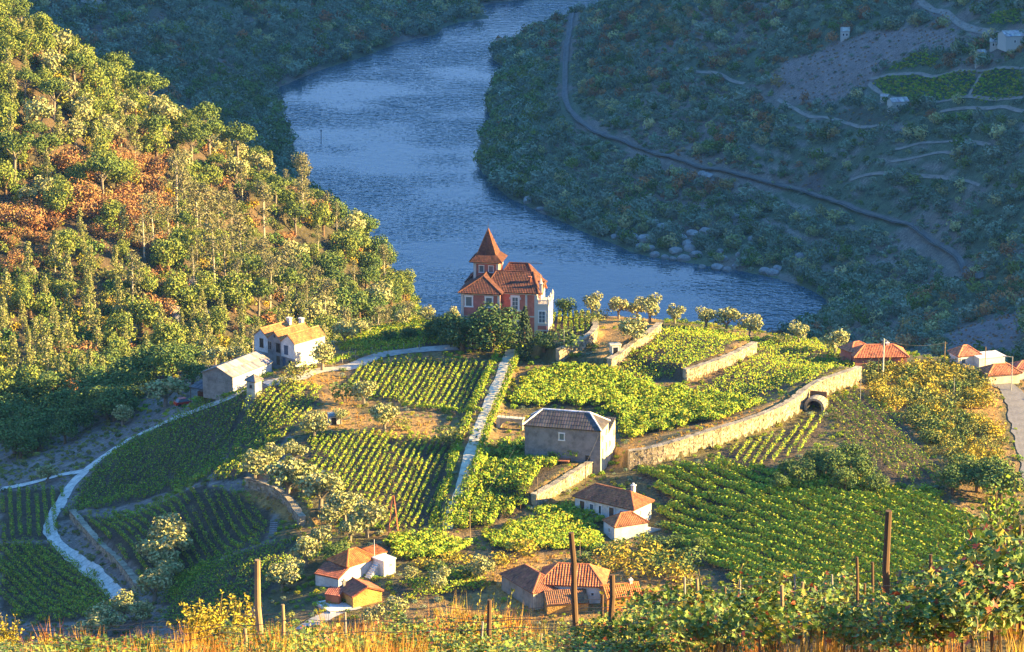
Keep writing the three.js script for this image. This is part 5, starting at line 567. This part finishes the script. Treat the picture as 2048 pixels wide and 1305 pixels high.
// ---------------------------------------------------------------- vine rows
{
  let rows = 0, tris = 0; const all = [];
  for (const q of PLOTS) {
    const a = hit(...q.dir[0]), b = hit(...q.dir[1]), L = Math.hypot(b.x - a.x, b.z - a.z), dx = (b.x - a.x) / L, dz = (b.z - a.z) / L, sx = -dz, sz = dx, us = q.w3.map(p => p.x * dx + p.z * dz), vs = q.w3.map(p => p.x * sx + p.z * sz), u0 = Math.min(...us), u1 = Math.max(...us), v0 = Math.min(...vs), v1 = Math.max(...vs);
    for (let v = v0 + q.gap * 0.5; v < v1; v += q.gap) { let run = []; const flush = () => { if (run.length > 7) { const [ax, ay] = toPx(V(run[0][0], H(run[0][0], run[0][1]), run[0][1])), e = run[run.length - 1], [bx, by] = toPx(V(e[0], H(e[0], e[1]), e[1])); all.push({ q, run, dx, dz, sx, sz, size: Math.hypot(ax - bx, ay - by) * (q.c === 'trellis' ? 3 : 1) }); } run = []; };
      for (let u = u0; u < u1; u += 0.42) { const w = Math.sin(u * 0.11 + v) * 0.1, x = dx * u + sx * (v + w), z = dz * u + sz * (v + w); const jx = (fbm(x / 3, z / 3 + 7, 2) - 0.5) * 5, jz = (fbm(x / 3 + 31, z / 3, 2) - 0.5) * 5; if (inPoly(x + jx, z + jz, q.w3)) run.push([x, z, u]); else flush(); } flush(); }
  }
  all.sort((a, b) => b.size - a.size); const rest = new Leaves(6999), zero = V(0, 0, 0);
  all.forEach((row, id) => {
    const { q, run, dx, dz, sx, sz } = row, dense = q.c === 'trellis', pal = PAL.vine, single = id < 292, s = run[0], e = run[run.length - 1], mx = (s[0] + e[0]) / 2, mz = (s[1] + e[1]) / 2, o = single ? V(mx, H(mx, mz), mz) : zero, lv = single ? new Leaves(7000 + id) : rest, r = lv.r, st = new Buf(); let wood = 0, before = lv.p.length;
    for (const [x, z, u] of run) { const vig = 0.55 + 0.75 * fbm(u * 0.55, id * 3.7, 2), gapN = vnoise(u * 0.7 + 50, id * 1.9); if (gapN < (dense ? 0.06 : 0.16)) continue; const big = fbm(x / 6 + 20, z / 6, 2); const y = H(x, z), n = Math.round((dense ? 30 : 8) * (0.8 + 0.4 * r()) * (q.w > 0.45 && !dense ? 1.5 : 1)), hh = q.h * vig * (dense ? 0.75 + 0.5 * big : 1) + 0.12;
      for (let i = 0; i < n; i++) { const t = r() * 6.28, rad = Math.sqrt(r()), oy = hh * (dense ? 0.62 + 0.38 * Math.sin(t) * rad : 0.56 + 0.46 * Math.sin(t) * rad), ox = Math.cos(t) * rad * q.w * (0.7 + 0.5 * vig), al = (r() - 0.5) * 0.5; lv.leaf(x + sx * ox + dx * al - o.x, y + oy - o.y, z + sz * ox + dz * al - o.z, sx * Math.cos(t) * 1.2 + (r() - 0.5), Math.sin(t) * 0.8 + 0.3 + (r() - 0.5) * 0.8, sz * Math.cos(t) * 1.2 + (r() - 0.5), (dense ? 0.4 : 0.32) * (0.65 + 0.7 * r()), pick(r() < 0.04 ? PAL.yellow : pal, r), 0.8); }
      if (single && wood++ % 7 === 0) st.tube([x - o.x, y - 0.2 - o.y, z - o.z], [x - o.x + (r() - 0.5) * 0.1, y + q.h * 0.85 - o.y, z - o.z], 0.05, 0.035, 3, BARK.brown); }
    tris += (lv.p.length - before) / 9; if (single && lv.p.length) { const g = thing('vine_row', q.l, 'vine row', o, 0, 'vine rows: ' + q.l); mesh('foliage', lv.geo(), leafMat, g); mesh('stems', st.geo(), barkMat, g).userData.kind = 'stuff'; } rows++;
  });
  { const m = mesh(numbered('short_vines'), rest.geo(), leafMat, scene); tag(m, 'short vine rows at the corners of the fields', 'vines', null, 'stuff'); }
  // vines trained along both edges of the stone path and the farm lane
  const edge = (pts, off, h, w, pal, label) => { const c = new THREE.CatmullRomCurve3(pts.map(([a, b]) => hit(a, b)), false, 'centripetal'), n = Math.ceil(c.getLength() / 0.42), m = c.getPointAt(0.5), o = V(m.x, H(m.x, m.z), m.z), lv = new Leaves(9000 + rows), r = lv.r, st = new Buf(); for (let i = 0; i <= n; i++) { const p = c.getPointAt(i / n), t = c.getTangentAt(i / n), l = Math.hypot(t.x, t.z), x = p.x - t.z / l * off, z = p.z + t.x / l * off, y = H(x, z), vig = 0.6 + 0.8 * fbm(i * 0.16, rows, 2); for (let k = 0; k < 16; k++) { const A = r() * 6.28, q = Math.sqrt(r()); lv.leaf(x + Math.cos(A) * q * w * vig - o.x, y + h * (0.6 + 0.45 * (r() - 0.3) * vig) - o.y, z + Math.sin(A) * q * w - o.z, Math.cos(A) + r() - 0.5, 0.7 + r() - 0.5, Math.sin(A) + r() - 0.5, 0.4 * (0.7 + 0.6 * r()), pick(pal, r)); } if (i % 7 === 0) st.tube([x - o.x, y - 0.3 - o.y, z - o.z], [x - o.x, y + h - o.y, z - o.z], 0.06, 0.05, 4, [0.5, 0.45, 0.4]); } const g = thing('trellis_vine', label, 'vine', o, 0, 'trellised vines along paths'); mesh('foliage', lv.geo(), leafMat, g); mesh('posts', st.geo(), barkMat, g).userData.kind = 'stuff'; rows++; };
  const path = [[1022, 704], [1004, 745], [985, 792], [964, 842], [947, 888], [934, 930], [924, 975], [905, 1020], [893, 1060]]; edge(path, -1.7, 1.9, 0.7, PAL.vine, 'leafy trellis on the vineyard side of the stone path'); edge(path, 2.5, 0.95, 0.75, PAL.vine, 'leafy trellis on the house side of the stone path'); edge([[905, 1020], [893, 1060], [880, 1080]], 0, 2.2, 1.2, PAL.vine, 'leafy arbour over the lower end of the stone path');
  edge([[1048, 905], [1100, 915], [1150, 925]], 0, 2.3, 1.1, PAL.vine, 'tall vine trellis against the shaded wall of the slate house'); edge([[660, 742], [720, 722], [790, 712], [845, 706]], -1.5, 1.8, 0.8, PAL.vine, 'bright vine pergola along the farm lane'); edge([[905, 705], [950, 708], [1000, 704]], -1, 1.6, 0.7, PAL.vine, 'bright vine pergola in front of the large dark tree'); edge([[590, 735], [620, 730], [650, 722]], 0, 2, 0.8, PAL.vine, 'vine pergola against the white barn wall'); edge([[405, 800], [440, 795], [470, 790], [495, 782]], 0.5, 1.0, 0.5, PAL.vine, 'low bright vine below the grey shed'); edge([[835, 820], [900, 826], [965, 830]], 0, 1.3, 0.6, PAL.vine, 'dark trellised vine along the lower edge of the upper field');
  console.log('rows', rows, 'tris', tris);
}
// ---------------------------------------------------------------- poles, cables and vehicles on the knoll
function pole(px, yTop, yFoot, r, mat, label, o = {}) { const p = hit(px, yFoot), h = (yFoot - yTop) * scaleAt(p) / Math.cos(0.28), g = thing(o.name || 'utility_pole', label, 'pole', p, o.turn || 0, o.group); new Buf().tube([0, -0.6, 0], [0, h, 0], r, r * 0.75, 7).add('shaft', mat, g); if (o.arm) new Buf().box(-o.arm, o.arm, h - 0.35, h - 0.22, -0.06, 0.06).add('crossarm', mat, g); if (o.lamp) { new Buf().tube([0, h - 0.1, 0], [-1.1, h + 0.1, 0], 0.05, 0.04, 5).add('lamp_arm', mat, g); new Buf().box(-1.7, -1.05, h, h + 0.16, -0.13, 0.13).add('lamp_head', M.concrete, g); } g.userData.top = V(p.x, p.y + h - 0.2, p.z); const t = g.userData.top; delete g.userData.top; return t; }
const pA = pole(1766, 678, 762, 0.16, M.lime, 'tall white concrete pole in front of the long red house', { arm: 0.5 }), pB = pole(1889, 684, 742, 0.1, M.oldwood, 'wooden pole beside the bluish grey house', { arm: 0.4 }), pC = pole(1970, 694, 752, 0.09, M.oldwood, 'thin wooden pole in front of the flat white house'), pD = pole(2023, 714, 782, 0.1, M.concrete, 'street lamp with short arm at the head of the road', { lamp: true, name: 'street_lamp' });
const pE = pole(1721, 738, 806, 0.05, M.concrete, 'thin grey post at the end of the long wall'), pF = pole(1756, 712, 768, 0.07, M.wood, 'dark wooden pole left standing near the white concrete pole'.replace('left standing ', '')), pG = pole(1171, 925, 982, 0.08, M.wood, 'dark pole against the sloping stone wall'), pH = pole(1075, 955, 1015, 0.07, M.oldwood, 'wooden pole at the foot of the sloping stone wall'), pI = pole(940, 1020, 1092, 0.08, M.oldwood, 'wooden pole at the lower end of the stone path', { arm: 0.3 }), pJ = pole(1160, 1076, 1128, 0.06, M.oldwood, 'wooden pole beside the small white house'), pK = pole(1440, 852, 896, 0.06, M.wood, 'thin post against the long stone wall'); pole(1908, 756, 800, 0.05, M.concrete, 'short white post among the bushes of the dry bank'); pole(1238, 690, 745, 0.05, M.oldwood, 'thin pole on the upper vine terrace'); pole(1128, 660, 706, 0.05, M.concrete, 'thin pale pole in the little vine garden');
function cable(a, b, sag, label) { const n = 16, o = a.clone(), bf = new Buf(); let p; for (let i = 0; i <= n; i++) { const t = i / n, q = [lerp(a.x, b.x, t) - o.x, lerp(a.y, b.y, t) - o.y - sag * 4 * t * (1 - t), lerp(a.z, b.z, t) - o.z]; if (p) bf.tube(p, q, 0.025, 0.025, 4); p = q; } const m = mesh(numbered('power_cable'), bf.geo(), M.iron, scene); m.position.copy(o); tag(m, label, 'cable'); }
cable(pA, pB, 0.8, 'sagging cable between the white pole and the wooden pole'); cable(pB, pC, 0.3, 'cable between the wooden pole and the thin pole'); cable(pC, pD, 0.3, 'cable from the thin pole to the street lamp'); cable(pA, at(1705, 712, 515), 0.2, 'stay cable from the white pole down to the vine terrace'); cable(pI, at(1045, 868, 462), 1.0, 'cable from the path pole up to the slate roofed house'); cable(pG, at(1200, 862, 455), 0.4, 'cable from the wall pole to the slate roofed house'); cable(pE, pA, 0.4, 'cable from the end of the long wall to the white pole');
{ // lattice mast
  const p = hit(787, 1078), g = thing('lattice_mast', 'rusty lattice frame mast standing at the foot of the sunlit vines', 'mast', p), h = 7.0; for (const [x, z] of [[-1, -1], [1, -1], [-1, 1], [1, 1]]) new Buf().tube([x * 0.9, -0.5, z * 0.9], [x * 0.12, h, z * 0.12], 0.06, 0.045, 4).add('leg', M.brick, g); for (let i = 0; i < 5; i++) { const y0 = i * 1.35, y1 = y0 + 1.35, w = y => 0.9 - 0.78 * y / h; const b = new Buf(); for (const [a, c] of [[[-1, 1], [1, 1]], [[1, 1], [1, -1]], [[1, -1], [-1, -1]], [[-1, -1], [-1, 1]]]) { b.tube([a[0] * w(y0), y0, a[1] * w(y0)], [c[0] * w(y1), y1, c[1] * w(y1)], 0.03, 0.03, 4); } b.add('bracing', M.brick, g); }
}
function vehicle(px, py, turn, mat, name, label, cat) { const p = hit(px, py), g = thing(name, label, cat, V(p.x, p.y + 0.12, p.z), turn), b = new Buf(); b.hex([[-1.9, 0.3, 0.75], [1.9, 0.3, 0.75], [1.9, 0.3, -0.75], [-1.9, 0.3, -0.75], [-1.85, 0.85, 0.78], [1.85, 0.78, 0.78], [1.85, 0.78, -0.78], [-1.85, 0.85, -0.78]]).add('body', mat, g); new Buf().hex([[-1.5, 0.853, 0.7], [0.9, 0.853, 0.7], [0.9, 0.853, -0.7], [-1.5, 0.853, -0.7], [-1.1, 1.4, 0.58], [0.3, 1.4, 0.58], [0.3, 1.4, -0.58], [-1.1, 1.4, -0.58]]).add('cabin', M.pane, g); new Buf().box(-1.08, 0.28, 1.403, 1.45, -0.57, 0.57).add('roof', mat, g); for (const [x, z] of [[-1.2, 0.72], [1.2, 0.72], [-1.2, -0.72], [1.2, -0.72]]) new Buf().tube([x, 0.31, z - 0.1], [x, 0.31, z + 0.1], 0.31, 0.31, 10).add('wheel', M.rubber, g); for (const z of [-0.55, 0.55]) new Buf().box(1.86, 1.92, 0.55, 0.7, z - 0.12, z + 0.12).add('headlight', M.frame, g); }
vehicle(368, 812, 0.5, M.red, 'parked_car', 'small red car parked beside the carport and the dirt track', 'car'); vehicle(934, 700, -0.2, M.bluecar, 'parked_car', 'dark blue car parked in the shade before the villa', 'car');
{ // steps at the foot of the curved wall
  const a = hit(548, 1045), b = hit(545, 1075), g = thing('stone_steps', 'short flight of grey stone steps below the curved terrace wall', 'steps', a); const d = b.clone().sub(a); for (let i = 0; i < 7; i++) new Buf().box(d.x * i / 7 - 0.6, d.x * i / 7 + 0.6, d.y * i / 7 - 0.2, d.y * i / 7 + 0.32, d.z * i / 7 - 0.16, d.z * i / 7 + 0.16).add('step', M.grey, g);
}
// ---------------------------------------------------------------- the vineyard bank in front: dry grass, vines, posts
{
  const R = RNG(90210), blades = (n, w, seed, h) => { const r = RNG(seed), p = [], c = []; for (let i = 0; i < n; i++) { const a = r() * 6.28, q = r() * 0.16, x = Math.cos(a) * q, z = Math.sin(a) * q, l = h * (0.5 + 0.6 * r()), tx = x + (r() - 0.5) * 0.5 * l, tz = z + (r() - 0.5) * 0.5 * l, ph = r() * 3.14, ux = Math.cos(ph) * w, uz = Math.sin(ph) * w, mx = lerp(x, tx, 0.4), mz = lerp(z, tz, 0.4); p.push(x - ux, 0, z - uz, x + ux, 0, z + uz, mx + ux * 0.7, l * 0.6, mz + uz * 0.7, x - ux, 0, z - uz, mx + ux * 0.7, l * 0.6, mz + uz * 0.7, mx - ux * 0.7, l * 0.6, mz - uz * 0.7, mx - ux * 0.7, l * 0.6, mz - uz * 0.7, mx + ux * 0.7, l * 0.6, mz + uz * 0.7, tx, l, tz); } const g = new THREE.BufferGeometry(); g.setAttribute('position', new THREE.Float32BufferAttribute(p, 3)); g.computeVertexNormals(); return g; };
  const dry = [[0.5, 0.22, 0.03], [0.56, 0.3, 0.045], [0.42, 0.15, 0.025], [0.5, 0.34, 0.06]], list = []; for (let k = 0; k < 3600; k++) { const D = R() < 0.6 ? lerp(52, 67, R()) : lerp(40, 52, R()), x = (R() * 2 - 1) * (D * 0.19), n = fbm(x * 0.5 + 3, D * 0.35, 3); const uu = x / D * F; if (n < (D > 57 && uu > -460 && uu < 900 ? 0.42 : 0.55)) continue; { const u = x / D * F, mid = u > -420 && u < 260 && D > 57 ? 1.5 : 1; list.push([x, H(x, -D) - 0.05, -D, (0.6 + R() * 0.8 * n * 1.5) * mid, 0.9]); }; }
  mass('dry_grass', 'orange dry grass on the vineyard bank', 'grass', blades(26, 0.0045, 4, 0.7), list, dry);
  const dl = [], far = [[0.5, 0.3, 0.06], [0.56, 0.4, 0.09], [0.44, 0.24, 0.06]]; DRY.forEach((P, i) => { const b = DB[i], area = (b.max.x - b.min.x) * (b.max.z - b.min.z), n = Math.min(1600, Math.round(area * 1.4)); for (let k = 0; k < n; k++) { const x = lerp(b.min.x, b.max.x, R()), z = lerp(b.min.z, b.max.z, R()); if (!inPoly(x, z, P) || fbm(x / 2.5, z / 2.5, 2) < 0.42) continue; dl.push([x, H(x, z) - 0.05, z, 0.5 + R() * 0.7, 0.8]); } });
  mass('parched_grass', 'tufts of parched golden grass between the vine fields', 'grass', blades(14, 0.03, 8, 0.7), dl, far);
  // vines with lobed leaves
  const leafTop = new THREE.MeshPhysicalMaterial({ vertexColors: true, roughness: 0.75, side: THREE.DoubleSide, transmission: 0.3, thickness: 0 });
  const vine = seed => { const r = RNG(seed), p = [], c = [], W = new Buf(); const lobe = [1, 0.55, 0.92, 0.5, 0.8, 0.35, 0.3, 0.35, 0.8, 0.5, 0.92, 0.55]; const put = (x, y, z, s) => { const q = new THREE.Quaternion().setFromEuler(new THREE.Euler((r() - 0.5) * 2.2 + 0.5, r() * 6.28, (r() - 0.5) * 1.8)), b = r() < 0.05 ? [0.4, 0.08, 0.03] : r() < 0.2 ? [0.46, 0.38, 0.04] : r() < 0.45 ? [0.18, 0.28, 0.025] : [0.08, 0.16, 0.02], k = 0.7 + 0.6 * r(), col = [b[0] * k, b[1] * k, b[2] * k]; const pt = lobe.map((l, i) => { const a = i / 12 * 6.2832; return V(Math.sin(a) * l * s, (Math.abs(Math.sin(a)) * 0.25) * s * l, Math.cos(a) * l * s).applyQuaternion(q); }); const ct = V(0, -0.05 * s, 0).applyQuaternion(q); for (let i = 0; i < 12; i++) { const a = pt[i], e = pt[(i + 1) % 12]; p.push(x + ct.x, y + ct.y, z + ct.z, x + a.x, y + a.y, z + a.z, x + e.x, y + e.y, z + e.z); for (let k2 = 0; k2 < 3; k2++) c.push(...col); } };
    W.tube([0, -0.3, 0], [0.06, 0.55, 0.03], 0.024, 0.018, 6, [0.16, 0.1, 0.06]); for (let i = 0; i < 8; i++) { let x = 0.06, y = 0.5, z = 0.03, a = r() * 6.28, dx = Math.cos(a) * 0.8, dz = Math.sin(a) * 0.3, dy = 0.9; for (let k = 0; k < 8; k++) { const nx = x + dx * 0.15, ny = y + dy * 0.15, nz = z + dz * 0.15; W.tube([x, y, z], [nx, ny, nz], 0.008, 0.006, 4, [0.3, 0.2, 0.08]); x = nx; y = ny; z = nz; dy -= 0.14 + r() * 0.08; dx += (r() - 0.5) * 0.4; dz += (r() - 0.5) * 0.4; for (let m = 0; m < 6; m++) put(x + (r() - 0.5) * 0.32, y + (r() - 0.5) * 0.32, z + (r() - 0.5) * 0.32, 0.04 + r() * 0.04); } }
    const g = new THREE.BufferGeometry(); g.setAttribute('position', new THREE.Float32BufferAttribute(p, 3)); g.setAttribute('color', new THREE.Float32BufferAttribute(c, 3)); g.computeVertexNormals(); return [g, W.geo(1)]; };
  const VV = [0, 1, 2, 3, 4].map(i => vine(300 + i)); const tops = [[-60, 1290], [380, 1278], [600, 1248], [820, 1255], [960, 1250], [1100, 1285], [1250, 1215], [1400, 1175], [1600, 1165], [1800, 1180], [1950, 1130], [2048, 1040], [2120, 1000]];
  const topAt = px => { for (let i = 1; i < tops.length; i++) if (px <= tops[i][0]) return lerp(tops[i - 1][1], tops[i][1], (px - tops[i - 1][0]) / (tops[i][0] - tops[i - 1][0])); return 1000; };
  for (const [D, sp, dy] of [[60, 0.9, -4], [55, 0.6, 4], [50, 0.5, 14], [47, 0.5, 24], [44, 0.45, 34], [41.5, 0.45, 48]]) for (let x = -D * 0.185; x < D * 0.19; x += sp * (0.8 + 0.4 * R())) { const d = D + (R() - 0.5) * 2.5, px = 1024 + x / d * F * 0.97; const ty = topAt(px) + dy + (R() - 0.5) * 70, T = at(px, ty, d), gy = H(T.x, T.z), h = clamp(T.y - gy, 0.35, 2.6); if (R() < 0.1) continue; const v = VV[Math.floor(R() * 5)], g = thing('grape_vine', 'bushy grape vine on the grassy bank with the wooden posts', 'vine', V(T.x, gy, T.z), R() * 6.28, 'vines on the grassy bank'), s = h / 1.25; g.scale.set(clamp(s, 0.75, 1.5), s, clamp(s, 0.75, 1.5)); mesh('foliage', v[0], leafTop, g); mesh('stem', v[1], barkMat, g); }
  // posts: top point, foot x, radius
  const posts = [[1776, 1022, 1772, 52, 0.075, 1, 'thick dark wooden post standing tall among the vines'], [1143, 1066, 1158, 50, 0.06, 1, 'long dark leaning post in front of the ribbed roof'], [1224, 1150, 1224, 48, 0.06, 1, 'stout dark post in front of the orange house'], [513, 1120, 520, 54, 0.07, 2, 'thick ochre leaning post in front of the shaded slope'], [566, 1210, 564, 52, 0.04, 2, 'slim ochre post beside the thick leaning post'], [978, 1200, 980, 50, 0.05, 1, 'dark stub post in front of the plank barn'], [1862, 1110, 1864, 54, 0.04, 1, 'brown post beside the tall dark post']];
  const thin = [[965, 1244], [1205, 1190], [490, 1258], [1590, 1150], [1745, 1125], [1690, 1160], [1370, 1155], [1450, 1175], [1395, 1158], [1917, 1140], [2043, 1050], [730, 1252], [1083, 1268], [1715, 1115], [1320, 1200], [860, 1262], [1640, 1180], [1540, 1200], [690, 1225], [300, 1285], [1008, 1255], [1980, 1170], [1345, 1168], [1425, 1190], [1480, 1160], [1510, 1185], [1565, 1172], [1665, 1150], [1730, 1168], [1800, 1142], [1825, 1160], [1895, 1165], [1945, 1150], [1290, 1215], [1260, 1225], [780, 1270], [620, 1262], [1385, 1205], [1605, 1165], [1650, 1195], [1850, 1185], [1875, 1150], [1935, 1190], [1760, 1200], [1495, 1210]];
  thin.forEach(([a, b], i) => posts.push([a, b, a + (i % 5 - 2) * 2, 47 + (i * 7) % 13, 0.022 + (i % 3) * 0.008, i % 3, 'thin weathered stake among the vines of the grassy bank', 'stakes on the grassy bank']));
  for (const [tx, ty, fx, D, r, m, label, group] of posts) { const T = at(tx, ty, D), Bx = at(fx, 1290, D).x, by = H(Bx, -D), g = thing('vine_post', label, 'post', V(Bx, by, -D), 0, group), b = new Buf(), q = [0, 1, 2, 3, 4, 5].map(i => { const t = i / 5; return [lerp(0, T.x - Bx, t) + Math.sin(i * 2.1 + tx) * r * 0.25, lerp(-0.3, T.y - by, t), Math.cos(i * 1.7 + tx) * r * 0.25]; }); for (let i = 0; i < 5; i++) b.tube(q[i], q[i + 1], r * (1.06 - i * 0.05), r * (1.01 - i * 0.05), 8); b.add('timber', [M.plank, M.wood, M.oldwood][m], g); }
  // trellis wires
  for (const [D, h, n] of [[47, 0.85, 14], [50.5, 1.0, 14], [54, 0.95, 14], [58, 1.0, 14]]) { const b = new Buf(), x0 = -D * 0.185, o = V(x0, H(x0, -D) + h, -D); let p; for (let i = 0; i <= n; i++) { const x = lerp(x0, D * 0.185, i / n), q = [x - o.x, H(x, -D) + h * (1 + 0.25 * x / D / 0.185) - o.y, Math.sin(i) * 0.1]; if (p) for (let k = 0; k < 3; k++) { const A = k / 3, B = (k + 1) / 3, sag = t => -0.05 * 4 * t * (1 - t); b.tube([lerp(p[0], q[0], A), lerp(p[1], q[1], A) + sag(A), lerp(p[2], q[2], A)], [lerp(p[0], q[0], B), lerp(p[1], q[1], B) + sag(B), lerp(p[2], q[2], B)], 0.007, 0.007, 4); } p = q; } const m = mesh(numbered('trellis_wire'), b.geo(), M.iron, scene); m.position.copy(o); tag(m, 'thin sagging wire strung along the vines of the grassy bank', 'wire', 'wires on the grassy bank'); }
  // feathery bushes on the bank
  const broom = (seed, pal) => { const lv = new Leaves(seed), r = lv.r, W = new Buf(); for (let i = 0; i < 26; i++) { const a = r() * 6.28, q = 0.15 + r() * 0.75, h = 0.5 + r() * 0.75; const tx = Math.cos(a) * q * 0.8, tz = Math.sin(a) * q * 0.8; W.tube([0, -0.1, 0], [tx, h, tz], 0.012, 0.005, 4, [0.3, 0.22, 0.08]); for (let k = 0; k < 46; k++) { const t = 0.25 + 0.78 * r(); lv.leaf(tx * t + (r() - 0.5) * 0.14, h * t + (r() - 0.5) * 0.12, tz * t + (r() - 0.5) * 0.14, r() - 0.5, r() - 0.2, r() - 0.5, 0.05 + r() * 0.045, pick(pal, r)); } } return [lv.geo(), W.geo(1)]; };
  const tall = (seed, pal) => { const lv = new Leaves(seed), r = lv.r, W = new Buf(); for (let i = 0; i < 44; i++) { const a = r() * 6.28, q = 0.2 + r() * 0.7, h = 0.35 + r() * 0.85, tx = Math.cos(a) * q * 0.55, tz = Math.sin(a) * q * 0.55; W.tube([0, -0.1, 0], [tx, h, tz], 0.007, 0.003, 4, [0.3, 0.22, 0.08]); for (let k = 0; k < 70; k++) { const t = 0.35 + 0.68 * r(); lv.leaf(tx * t + (r() - 0.5) * 0.16, h * t + (r() - 0.5) * 0.14, tz * t + (r() - 0.5) * 0.16, r() - 0.5, r() - 0.2, r() - 0.5, 0.024 + r() * 0.022, pick(pal, r), 0.9); } } return [lv.geo(), W.geo(1)]; };
  const BR = [broom(61, PAL.yellow), broom(62, PAL.shrub), tall(63, PAL.vine.concat(PAL.broad))]; for (const [px, ty, D, k, w, l] of [[425, 1192, 58, 0, 1.2, 'tall feathery yellow bush beside the ochre post'], [480, 1205, 60, 0, 1, 'tall feathery yellow bush beside the ochre post'], [385, 1225, 57, 0, 1, 'tall feathery yellow bush beside the ochre post'], [15, 1232, 58, 0, 0.8, 'yellow plume bush at the foot of the shaded vineyard'], [90, 1275, 56, 0, 1, 'low yellow bush on the bank below the shaded vineyard'], [200, 1282, 56, 0, 1, 'low yellow bush on the bank below the shaded vineyard'], [945, 1195, 62, 1, 0.5, 'green broom bush in front of the plank barn'], [1008, 1200, 62, 1, 0.5, 'green broom bush in front of the plank barn'], [1440, 1150, 62, 1, 0.9, 'broad green broom bush among the posts'], [1965, 1080, 56, 2, 1.1, 'tall leafy broom bush behind the last vines'], [2035, 960, 55, 2, 1.0, 'tallest leafy broom bush behind the last vines']]) { const T = at(px, ty, D), y = H(T.x, T.z), s = Math.max(0.4, (T.y - y) / 1.2), g = thing('broom_bush', l, 'bush', V(T.x, y, T.z), R() * 6, l); g.scale.set(s * w, s, s * w); mesh('foliage', BR[k][0], leafMat, g); mesh('twigs', BR[k][1], barkMat, g).userData.kind = 'stuff'; }
}
scene.traverse(o => { if (o.isMesh) { o.castShadow = true; o.receiveShadow = true; } });
renderer.render(scene, camera);
